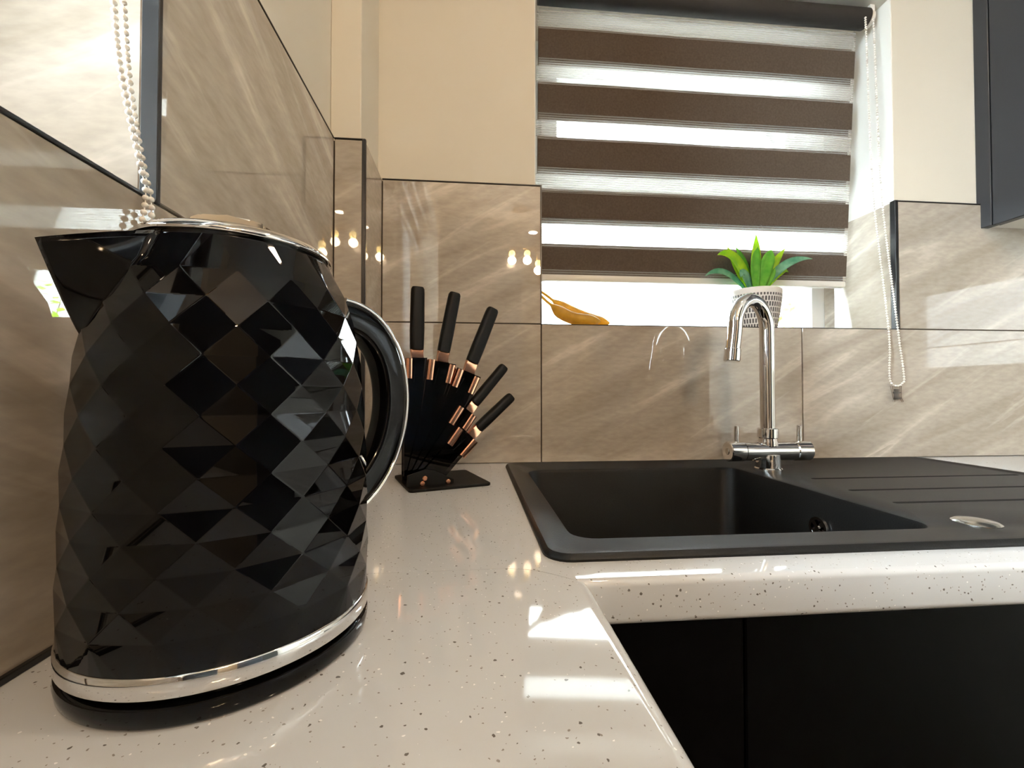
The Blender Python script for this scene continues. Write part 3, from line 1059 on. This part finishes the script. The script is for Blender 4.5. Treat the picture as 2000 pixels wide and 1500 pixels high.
    for i in range(n):
        a, b = path[max(0, i - 1)], path[min(n - 1, i + 1)]
        tg = (b - a).normalized()
        q = tg.cross(sn).normalized()
        if q.dot(hd) < 0 and i > 6 and i < n - 6:
            q = -q
        outer.append(q)
    q0 = outer[n // 2]
    fix = []
    prev = q0
    qs = [None] * n
    qs[n // 2] = q0
    for i in list(range(n // 2 + 1, n)):
        q = outer[i]
        if q.dot(qs[i - 1]) < 0:
            q = -q
        qs[i] = q
    for i in range(n // 2 - 1, -1, -1):
        q = outer[i]
        if q.dot(qs[i + 1]) < 0:
            q = -q
        qs[i] = q
    sp_path = [path[i] + qs[i] * (ht + 0.0006) for i in range(3, n - 1)]
    bm = sweep(B(), sp_path, rrect(-0.0095, 0.0095, -0.0016, 0.0016, 0.0012, 2), up=sn)
    obj('handle_strip', bm, 'chrome', hn, angle=50)
    for off in (0.0, -0.0065):
        pth = [path[i] + qs[i] * off - sn * (hw + 0.0002) for i in range(4, n - 4)]
        obj('side_bead', sweep(B(), pth, circle(0.0011, 8)), 'black_plastic', hn, smooth=True)
    # switch tab at the foot of the handle
    bm = B()
    box(bm, -0.006, 0.006, -0.004, 0.006, -0.004, 0.004, 0.0015)
    o = obj('switch', bm, 'clip', t, tuple(hd * 0.0860 + Vector((0, 0, zz(0.036)))), (0, 0, ks + PI / 2))
    return t
make_kettle()

# ------------------------------------------------------------------ knife stand and knives
P0 = Vector((-0.094, 0.710, 0))
KA = math.radians(19.5)
def make_knives():
    t = thing('knife_stand', 'smoked acrylic fan knife stand with rose-gold spacers on a black plate', 'knife stand', tuple(P0), (0, 0, KA))
    # local x runs along the fan, y away from the room, z up
    bm = prism(B(), rrect(-0.016, 0.117, -0.043, 0.090, 0.008, 4), 0.0, 0.0045, 'z', 0.0008, 1)
    obj('base_plate', bm, 'soft_black', t)
    fans = [
        [(-0.0135, 0.2060), (0.0215, 0.2075), (0.0150, 0.148), (0.0035, 0.060), (-0.0065, 0.0175), (-0.0156, 0.0175), (-0.0156, 0.148)],
        [(0.0228, 0.2045), (0.0690, 0.1974), (0.0520, 0.1436), (0.0200, 0.065), (-0.0040, 0.0173), (-0.0123, 0.018), (0.0090, 0.105), (0.0155, 0.1479)],
        [(0.0700, 0.1925), (0.1110, 0.1766), (0.0905, 0.1304), (0.0450, 0.070), (0.0030, 0.0154), (-0.0090, 0.0162), (0.0250, 0.085), (0.0540, 0.150)],
        [(0.0781, 0.1285), (0.1010, 0.1103), (0.0782, 0.0791), (0.0400, 0.045), (0.0070, 0.0160), (-0.0050, 0.0150), (0.0300, 0.066), (0.0540, 0.1004)],
        [(0.0764, 0.0925), (0.1020, 0.0677), (0.0720, 0.0420), (0.0485, 0.0165), (0.0000, 0.0131), (0.0180, 0.034), (0.0389, 0.0556)],
    ]
    ys = [-0.0090, -0.0055, -0.0020, 0.0015, 0.0050]
    lay = [0.0115, 0.0070, 0.0025, -0.0020, -0.0065]
    for f, yy in zip(fans, lay):
        obj('fan_panel', prism(B(), f, yy - 0.0100, yy - 0.0084, 'y'), 'smoke', t)
        obj('fan_panel', prism(B(), f, yy + 0.0084, yy + 0.0100, 'y'), 'smoke', t)
    # rose-gold clips at both edges of every slot
    clips = [((-0.0075, 0.2055), (-0.0080, 0.1735), 0), ((0.0285, 0.2045), (0.0245, 0.1715), 1), ((0.0630, 0.1965), (0.0555, 0.166), 1),
             ((0.0765, 0.1890), (0.0655, 0.160), 2), ((0.1050, 0.1765), (0.0925, 0.149), 2), ((0.0765, 0.1265), (0.0585, 0.099), 3),
             ((0.0975, 0.1125), (0.0810, 0.089), 3), ((0.0735, 0.0915), (0.0545, 0.066), 4), ((0.0985, 0.0705), (0.0755, 0.046), 4)]
    for a, b, k in clips:
        yy = lay[k]
        pa, pb = Vector((a[0], yy, a[1])), Vector((b[0], yy, b[1]))
        bm = sweep(B(), [pa, pb], rrect(-0.0055, 0.0055, -0.0112, 0.0112, 0.0024, 3), up=Vector((1, 0, 0)))
        obj('spacer', bm, 'rose', t, angle=40)
    # bracket holding the fan and its bolts
    br = [(-0.0150, 0.0046), (-0.0140, 0.022), (0.0150, 0.0300), (0.0300, 0.026), (0.0600, 0.0110), (0.0600, 0.0046)]
    obj('bracket', prism(B(), br, -0.0200, -0.0175, 'y'), 'soft_black', t)
    obj('bracket', prism(B(), br, 0.0220, 0.0245, 'y'), 'soft_black', t)
    bolt = None
    for x, z in ((0.0125, 0.0165), (0.0085, 0.0085), (0.0500, 0.0085)):
        bm = B()
        cyl(bm, (x, -0.0245, z), (x, -0.0200, z), 0.0040, 16, 0.0009)
        obj('bolt', bm, 'rose', t, angle=40)
    # knives
    def knife(name, label, top, bot, heel, tip, hw, bw, yy):
        T, Bt, H, E = Vector((top[0], yy, top[1])), Vector((bot[0], yy, bot[1])), Vector((heel[0], yy, heel[1])), Vector((tip[0], yy, tip[1]))
        ax = (T - Bt).normalized()
        root = T
        k = thing(name, label, 'knife', tuple(P0 + Matrix.Rotation(KA, 3, 'Z') @ E), (0, 0, KA), 'knives fanned out in the stand')
        loc = lambda v: v - E
        side = Vector((ax.z, 0, -ax.x))
        L = (T - Bt).length
        path = [loc(Bt + ax * (L * f)) for f in (0, 0.04, 0.3, 0.6, 0.9, 0.97, 1.0)]
        sc = [0.96, 1.0, 1.03, 1.0, 0.98, 0.94, 0.80]
        sec = rrect(-hw, hw, -0.0088, 0.0088, 0.0070, 5)
        obj('handle', sweep(B(), path, sec, up=side, scale=sc), 'soft_black', k, angle=50)
        # bolster flares from the handle to the blade
        bl = []
        dn = (H - Bt).normalized()
        l2 = (H - Bt).length + 0.004
        pts2 = []
        for f, lft, rgt in ((0.0, hw * 0.95, hw * 0.95), (0.35, hw * 0.85, hw * 0.75), (0.7, hw * 0.80, hw * 0.80), (1.0, hw * 0.80, hw * 1.35)):
            pts2.append((loc(Bt - ax * (l2 * f) - side * lft), loc(Bt - ax * (l2 * f) + side * rgt)))
        out = [p for p, _ in pts2] + [q for _, q in pts2[::-1]]
        bm = prism(B(), [(p.x, p.z) for p in out], -0.0055, 0.0055, 'y', 0.0012, 2)
        obj('bolster', bm, 'rose', k, angle=40)
        # blade tapering to the point
        b0 = Bt - ax * (l2 * 0.98)
        d = (E - b0)
        Lb = d.length
        d.normalize()
        s2 = Vector((-d.z, 0, d.x))
        if s2.dot(side) < 0:
            s2 = -s2
        prof = [(0.0, -hw * 0.8, bw), (0.35, -hw * 0.8, bw * 0.95), (0.7, -hw * 0.6, bw * 0.55), (1.0, -0.0008, 0.0008)]
        out = [loc(b0 + d * (Lb * f) + s2 * a) for f, a, _ in prof] + [loc(b0 + d * (Lb * f) + s2 * c) for f, _, c in prof[::-1]]
        bm = prism(B(), [(p.x, p.z) for p in out], -0.0011, 0.0011, 'y')
        bo = obj('blade', bm, 'blade', k)
        # pale upright line of print by the heel
        f0, f1 = 0.05, 0.05 + 0.028 / Lb
        pr = [loc(b0 + d * (Lb * f) + s2 * (hw * a)) for f, a in ((f0, -0.28), (f0, -0.12), (f1, -0.12), (f1, -0.28))]
        obj('printed_line', prism(B(), [(p.x, p.z) for p in pr], -0.00135, -0.0011, 'y'), 'print', bo)
    gset = (('upright black-handled knife, nearest the kettle', (0.0076, 0.3235), (0.0064, 0.2210), (0.0075, 0.2075), (-0.0060, 0.026), 0.0112, 0.013, 0),
            ('slightly leaning black-handled knife, second from the kettle', (0.0696, 0.3187), (0.0500, 0.2185), (0.0480, 0.2030), (0.0000, 0.030), 0.0105, 0.013, 1),
            ('black-handled knife at half tilt, middle one of the fan', (0.1373, 0.2965), (0.0985, 0.2020), (0.0910, 0.1850), (0.0060, 0.028), 0.0110, 0.013, 2),
            ('short black-handled knife, second lowest of the fan', (0.1568, 0.1961), (0.1010, 0.1325), (0.0890, 0.1149), (0.0200, 0.030), 0.0088, 0.009, 3),
            ('lowest and most tilted small black-handled knife', (0.1687, 0.1439), (0.1066, 0.0903), (0.0945, 0.0733), (0.0330, 0.030), 0.0088, 0.008, 4))
    for lb, a, b, c, d, hw, bw, k in gset:
        knife('knife', lb, a, b, c, d, hw, bw, lay[k])
make_knives()

# ------------------------------------------------------------------ striped roller blinds
def bead_chain(name, pts, pitch, r, mat, parent):
    """string of small beads along a polyline"""
    path = catmull(pts, 12)
    bm = B()
    acc, nxt = 0.0, 0.0
    for a, b in zip(path, path[1:]):
        L = (b - a).length
        while nxt <= acc + L and L > 0:
            p = a.lerp(b, (nxt - acc) / L)
            bmesh.ops.create_icosphere(bm, subdivisions=2, radius=r, matrix=Matrix.Translation(p))
            nxt += pitch
        acc += L
    sweep(bm, path, circle(r * 0.22, 5))
    return obj(name, bm, mat, parent, smooth=True)

def blind(label, width, loc, rot, bands, zroll, ztop, zbot, lean, y0):
    """zebra blind: two layers of brown and voile stripes; local x along the roller, y away from the room"""
    t = thing('roller_blind', label, 'blind', loc, rot)
    w = width / 2
    bm = B()
    cyl(bm, (-w - 0.004, 0, zroll), (w + 0.010, 0, zroll), 0.0225, 32)
    obj('roller', bm, 'roller', t, angle=40)
    for s in (-1, 1):
        bm = B()
        cyl(bm, (s * (w + 0.012), 0, zroll), (s * (w + 0.024), 0, zroll), 0.0185, 24, 0.002)
        box(bm, s * (w + 0.018) - 0.006, s * (w + 0.018) + 0.006, -0.014, 0.014, zroll, HEAD if rot[2] == 0 else zroll + 0.035)
        obj('bracket', bm, 'white_plastic', t, angle=40)
    def yat(z):
        return y0 + lean * (ztop - z) / (ztop - zbot)
    def strip(name, z0, z1, dy, th, mat, inset=0.0):
        bm = B()
        n = 14
        vs_ = []
        for k in range(n + 1):
            x = -w + inset + (2 * w - 2 * inset) * k / n
            col = []
            for z, dd in ((z0, 0), (z1, 0), (z1, th), (z0, th)):
                col.append(bm.verts.new((x, yat(z) + dy + dd + 0.0006 * math.sin(x * 17 + z * 9), z)))
            vs_.append(col)
        for a, b in zip(vs_, vs_[1:]):
            for i in range(4):
                j = (i + 1) % 4
                bm.faces.new((a[i], a[j], b[j], b[i]))
        bm.faces.new(vs_[0])
        bm.faces.new(vs_[-1][::-1])
        obj(name, bm, mat, t)
    m = 0.012
    # front layer
    edges_ = [ztop]
    for a, b in bands:
        edges_ += [a - m, b + m]
    edges_.append(zbot)
    for k in range(len(edges_) - 1):
        hi, lo = edges_[k], edges_[k + 1]
        if k % 2:
            strip('brown_band', lo, hi, 0.0, 0.0005, 'band')
        else:
            strip('voile_strip', lo, hi, 0.0, 0.0002, 'sheer')
    edges_ = [ztop]
    for a, b in bands:
        edges_ += [a, b]
    edges_.append(zbot)
    for k in range(len(edges_) - 1):
        hi, lo = edges_[k], edges_[k + 1]
        if hi - lo < 0.002:
            continue
        if k % 2:
            strip('brown_band', lo, hi, 0.010, 0.0005, 'band', 0.0)
        else:
            strip('voile_strip', lo, hi, 0.010, 0.0002, 'sheer', -0.004)
    yb = yat(zbot)
    bm = box(B(), -w + 0.002, w - 0.002, yb - 0.003, yb + 0.015, zbot - 0.012, zbot + 0.003, 0.003, 2)
    obj('bottom_rail', bm, 'rail', t, angle=40)
    return t

bands = [(1.0110, 0.9220), (0.8855, 0.7975), (0.7595, 0.6720), (0.6375, 0.5550), (0.5090, 0.4335)]
bl1 = blind('brown and white striped roller blind hanging in the sink window', 0.795, (0.5490, 0.972, 0), (0, 0, 0), bands, 1.066, 1.045, 0.4300, 0.040, 0.014)
cpts = [(1690, 55), (1708, 390), (1735, 640)]
chain = bead_chain('bead_chain', [(0.3880, -0.022, 1.050), (0.3820, -0.034, 0.80), (0.3775, -0.0470, 0.5958), (0.4020, -0.0545, 0.2997), (0.4025, -0.0545, 0.195), (0.4080, -0.0545, 0.171), (0.4210, -0.0545, 0.1655),
                          (0.4340, -0.0545, 0.171), (0.4390, -0.0545, 0.190), (0.4250, -0.0545, 0.2999), (0.3985, -0.0470, 0.5966), (0.4030, -0.034, 0.80), (0.4085, -0.022, 1.050)], 0.0060, 0.0024, 'white_plastic', bl1)
chain['label'] = 'white bead pull chain'
bm = B()
for a, b in (((0.406, -0.0545, 0.166), (0.4135, -0.0545, 0.134)), ((0.4300, -0.0545, 0.166), (0.4290, -0.0545, 0.134)), ((0.4135, -0.0545, 0.137), (0.4290, -0.0545, 0.137)), ((0.4290, -0.0545, 0.140), (0.4345, -0.0545, 0.129)), ((0.4115, -0.0545, 0.150), (0.4295, -0.0545, 0.150)), ((0.4135, -0.0545, 0.134), (0.4125, -0.0545, 0.129))):
    cyl(bm, a, b, 0.0018, 10)
box(bm, 0.4125, 0.4290, -0.0555, -0.0540, 0.134, 0.158, 0.0006, 1)
o = obj('chain_clip', bm, 'clip', chain, angle=40)
o['label'] = 'clear plastic chain safety clip'

lb = [(1.24, 1.155), (1.115, 1.03)]
bl2 = blind('roller blind of the side window, its bead chain hanging behind the kettle', 1.14, (XL - 0.055, -0.30, 0), (0, 0, PI / 2), lb, 1.29, 1.27, 0.99, 0.02, 0.014)
# its chain, in the blind's own axes: x -> world y, y -> world -x
def L2(x, y, z):
    return (y + 0.30, -(x - (XL - 0.055)), z)
ch = bead_chain('bead_chain', [L2(-0.300, 0.332, 1.05), L2(-0.275, 0.332, 0.75), L2(-0.2560, 0.3380, 0.4430), L2(-0.2480, 0.3330, 0.385), L2(-0.2430, 0.3350, 0.342), L2(-0.2400, 0.3405, 0.310), L2(-0.2385, 0.3440, 0.2930), L2(-0.2380, 0.3430, 0.250), L2(-0.238, 0.336, 0.236),
                              L2(-0.238, 0.330, 0.250), L2(-0.2385, 0.3385, 0.2930), L2(-0.2395, 0.3345, 0.315), L2(-0.2440, 0.3290, 0.350), L2(-0.2500, 0.3270, 0.39), L2(-0.2580, 0.3310, 0.450), L2(-0.275, 0.326, 0.75), L2(-0.300, 0.326, 1.05)], 0.0058, 0.0022, 'white_plastic', bl2)
ch['label'] = 'white bead pull chain hanging by the dark jamb trim'

# ------------------------------------------------------------------ potted plant on the sill
def make_plant():
    px, py = 0.6815, 0.9985
    t = thing('potted_plant', 'small bright green leafy plant in a dashed white pot on the window sill', 'potted plant', (px, py, R1 + 0.0005))
    prof = [(0.044, 0.0), (0.0465, 0.002), (0.050, 0.02), (0.054, 0.045), (0.0575, 0.070), (0.0588, 0.083)]
    bm = lathe(B(), prof, 64, cap0=True, uv=(52, 150))
    pot = obj('pot', bm, 'pot', t, angle=50)
    bm = lathe(B(), [(0.0588, 0.083), (0.0592, 0.092), (0.0585, 0.0965), (0.0570, 0.0975), (0.0555, 0.0965), (0.0550, 0.083)], 64)
    obj('rim', bm, 'pot_plain', pot, smooth=True)
    bm = lathe(B(), [(0.055, 0.085), (0.03, 0.088), (0, 0.089)], 32)
    obj('soil', bm, 'soil', t, smooth=True)
    def leaf(tip, mid, base, wmax, mat, fold=0.25):
        Bp, Mp, Tp = Vector(base), Vector(mid), Vector(tip)
        n = 12
        bm = B()
        rows = []
        for k in range(n + 1):
            s = k / n
            p = Bp * (1 - s) ** 2 + Mp * (2 * s * (1 - s)) + Tp * s * s
            tg = ((Mp - Bp) * (1 - s) + (Tp - Mp) * s).normalized()
            side = tg.cross(Vector((0, -1, 0.35))).normalized()
            nr = side.cross(tg).normalized()
            w = wmax * (0.35 + 0.65 * math.sin(PI * min(1, s * 1.0) ** 0.85)) if s < 0.55 else wmax * max(0.02, (1 - ((s - 0.55) / 0.45) ** 1.7)) * 0.99
            rows.append([bm.verts.new(p + side * w * a + nr * (abs(a) * w * fold)) for a in (-1, -0.5, 0, 0.5, 1)])
        for a, b in zip(rows, rows[1:]):
            for i in range(4):
                bm.faces.new((a[i], a[i + 1], b[i + 1], b[i]))
        o = obj('leaf', bm, mat, t, smooth=True)
        md = o.modifiers.new('thickness', 'SOLIDIFY')
        md.thickness = 0.0007
    z0 = 0.088
    L = [((0.003, -0.004, 0.236), (0.004, 0.002, 0.165), (0.0, 0.004, z0), 0.0135, 'leaf_a'),
         ((-0.105, -0.020, 0.178), (-0.055, -0.018, 0.200), (-0.010, -0.004, z0), 0.0150, 'leaf_a'),
         ((-0.128, -0.004, 0.131), (-0.080, -0.006, 0.170), (-0.012, 0.002, z0), 0.0085, 'leaf_c'),
         ((-0.066, 0.004, 0.206), (-0.045, 0.006, 0.165), (-0.008, 0.006, z0), 0.0120, 'leaf_a'),
         ((-0.046, -0.018, 0.126), (-0.042, -0.016, 0.160), (-0.012, -0.010, z0), 0.0120, 'leaf_c'),
         ((0.146, -0.008, 0.179), (0.062, -0.012, 0.186), (0.012, -0.002, z0), 0.0100, 'leaf_c'),
         ((0.092, 0.004, 0.148), (0.060, 0.004, 0.170), (0.012, 0.004, z0), 0.0140, 'leaf_a'),
         ((0.086, 0.006, 0.208), (0.036, 0.006, 0.150), (0.010, 0.006, z0), 0.0115, 'leaf_a'),
         ((0.046, 0.008, 0.196), (0.034, 0.008, 0.150), (0.006, 0.008, z0), 0.0095, 'leaf_a'),
         ((-0.040, 0.010, 0.208), (-0.018, 0.012, 0.165), (-0.004, 0.010, z0), 0.0130, 'leaf_b'),
         ((-0.012, -0.032, 0.196), (-0.018, -0.022, 0.165), (-0.004, -0.012, z0), 0.0130, 'leaf_b'),
         ((0.024, -0.030, 0.190), (0.016, -0.024, 0.175), (0.004, -0.012, z0), 0.0160, 'leaf_b'),
         ((0.038, -0.022, 0.150), (0.030, -0.022, 0.135), (0.012, -0.012, z0), 0.0075, 'leaf_b')]
    for a in L:
        leaf(*a)
make_plant()

# ------------------------------------------------------------------ bananas on the sill
t = thing('banana_bunch', 'two amber yellow bananas on the sill beside the tiled corner', 'bananas', (0.235, 0.985, R1 + 0.0005))
for pts, dy in ((((-0.095, 0.0, 0.092), (-0.070, 0.0, 0.078), (-0.046, 0.0, 0.062), (-0.020, 0.0, 0.045), (0.020, 0.0, 0.028), (0.060, 0.0, 0.0165), (0.085, 0.0, 0.0150)), 0.012),
                (((-0.095, 0.0, 0.090), (-0.075, 0.0, 0.066), (-0.055, 0.0, 0.048), (-0.036, 0.0, 0.032), (-0.008, 0.0, 0.020), (0.030, 0.0, 0.0155), (0.055, 0.0, 0.0150)), -0.013)):
    n = len(pts)
    path = catmull([(x, dy * min(1, i / 2.5), z) for i, (x, _, z) in enumerate(pts)], 6)
    m = len(path)
    sc = []
    for i in range(m):
        s = i / (m - 1)
        sc.append(0.22 if s < 0.30 else 0.22 + 0.78 * math.sin(PI * 0.5 * min(1, (s - 0.30) / 0.2)) if s < 0.5 else max(0.12, 1 - max(0, (s - 0.8) / 0.2) ** 2 * 0.88))
    obj('banana', sweep(B(), path, [(0.0148 * math.cos(2 * PI * k / 7), 0.0148 * math.sin(2 * PI * k / 7)) for k in range(7)], up=(0, 1, 0), scale=sc), 'banana', t, angle=60)

# ------------------------------------------------------------------ lamps
def make_pendant():
    cx, cy, cz = 0.34, -1.30, 1.155
    t = thing('pendant_lamp', 'brass pendant lamp with warm glass bulbs', 'lamp', (cx, cy, cz))
    bm = B()
    cyl(bm, (0, 0, 0.05), (0, 0, ZC - cz), 0.004, 10)
    cyl(bm, (0, 0, ZC - cz - 0.02), (0, 0, ZC - cz), 0.05, 24)
    cyl(bm, (-0.08, 0, 0.05), (0.14, 0, 0.05), 0.006, 10)
    obj('stem', bm, 'brass', t, angle=40)
    for x, z in ((-0.058, 0.008), (0.055, 0.012), (0.135, -0.06)):
        bm = B()
        cyl(bm, (x, 0, z + 0.02), (x, 0, 0.052), 0.012, 14)
        h = obj('lamp_holder', bm, 'brass', t, angle=40)
        bm = B()
        bmesh.ops.create_uvsphere(bm, u_segments=20, v_segments=12, radius=0.024, matrix=Matrix.Translation((x, 0, z)))
        obj('bulb', bm, 'bulb', h, smooth=True)
        ld = bpy.data.lights.new('bulb_light', 'POINT')
        ld.energy = PEND_W
        ld.color = (1.0, 0.71, 0.44)
        ld.shadow_soft_size = 0.03
        lo = bpy.data.objects.new('bulb_light', ld)
        lo.location = (x, -0.005, z - 0.05)
        link(lo, t)
make_pendant()

def ceiling_spot(x, y, label):
    t = thing('ceiling_spotlight', label, 'light', (x, y, ZC), group='recessed ceiling spotlights')
    bm = lathe(B(), [(0.032, -0.001), (0.045, -0.002), (0.046, -0.006), (0.044, -0.0075), (0.033, -0.006), (0.032, -0.001)], 32)
    obj('bezel', bm, 'chrome', t, smooth=True)
    bm = lathe(B(), [(0.032, -0.003), (0, -0.003)], 24)
    obj('lens', bm, 'lens', t)
    ld = bpy.data.lights.new('spot_light', 'AREA')
    ld.shape = 'DISK'
    ld.size = 0.07
    ld.energy = CEIL_W
    ld.color = (1.0, 0.77, 0.54)
    lo = bpy.data.objects.new('spot_light', ld)
    lo.location = (0, 0, -0.012)
    link(lo, t)
ceiling_spot(0.50, 0.15, 'recessed ceiling spotlight before the sink')
ceiling_spot(0.50, -0.75, 'recessed ceiling spotlight in the middle of the room')
ceiling_spot(0.50, -1.75, 'recessed ceiling spotlight at the far end of the room')

# ------------------------------------------------------------------ outdoors
o = struct(obj('ground', box(B(), -8, 9, -7, 9, ZF - 0.35, ZF - 0.25), 'paving'), 'pale paving outside the windows')
gw = thing('garden_wall', 'pale rendered wall across the yard outside the sink window', 'wall', (1.5, 4.6, ZF - 0.25))
gw['kind'] = 'structure'
obj('wall_panel', box(B(), -7, 7, 0, 0.2, 0, 4.4), 'render_wall', gw)
obj('coping', box(B(), -7.05, 7.05, -0.05, 0.25, 4.4, 4.48, 0.01, 1), 'paving', gw)
def shrub(x, y, z0, label, n, spread, zc):
    t = thing('shrub', label, 'shrub', (x, y, z0))
    rnd = random.Random(int(x * 100))
    bm = B()
    stems = []
    for k in range(7):
        a = rnd.uniform(0, 2 * PI)
        tip = Vector((math.cos(a) * spread * rnd.uniform(0.3, 1), math.sin(a) * spread * rnd.uniform(0.3, 1), zc * rnd.uniform(0.85, 1.1)))
        path = catmull([(0, 0, 0), (tip.x * 0.3, tip.y * 0.3, tip.z * 0.55), tuple(tip)], 5)
        sweep(bm, path, circle(0.009, 6), scale=[1 - 0.7 * i / (len(path) - 1) for i in range(len(path))])
        stems.append(path)
    obj('stems', bm, 'twig', t)
    bm = B()
    for k in range(n):
        path = stems[rnd.randrange(7)]
        p = path[rnd.randrange(5, len(path))] + Vector((rnd.gauss(0, spread * 0.25), rnd.gauss(0, spread * 0.25), rnd.gauss(0, zc * 0.06)))
        d = Vector((rnd.uniform(-1, 1), rnd.uniform(-1, 1), rnd.uniform(-0.6, 0.6))).normalized()
        s = d.cross(Vector((0, 0, 1))).normalized()
        l, w = rnd.uniform(0.06, 0.11), rnd.uniform(0.018, 0.03)
        v = [bm.verts.new(q) for q in (p, p + d * l * 0.5 + s * w, p + d * l, p + d * l * 0.5 - s * w)]
        bm.faces.new(v)
    f = obj('foliage', bm, 'leaf_a', t)
    f['kind'] = 'stuff'
shrub(2.42, 3.05, ZF - 0.25, 'green leafy shrub growing outside the sink window', 420, 0.26, 2.0)

# ------------------------------------------------------------------ settings that steer noise
cy = scene.cycles
cy.max_bounces = 14
cy.transparent_max_bounces = 24
cy.glossy_bounces = 8
cy.diffuse_bounces = 6
cy.sample_clamp_indirect = 6.0
cy.caustics_reflective = False
cy.caustics_refractive = False
cy.use_denoising = True
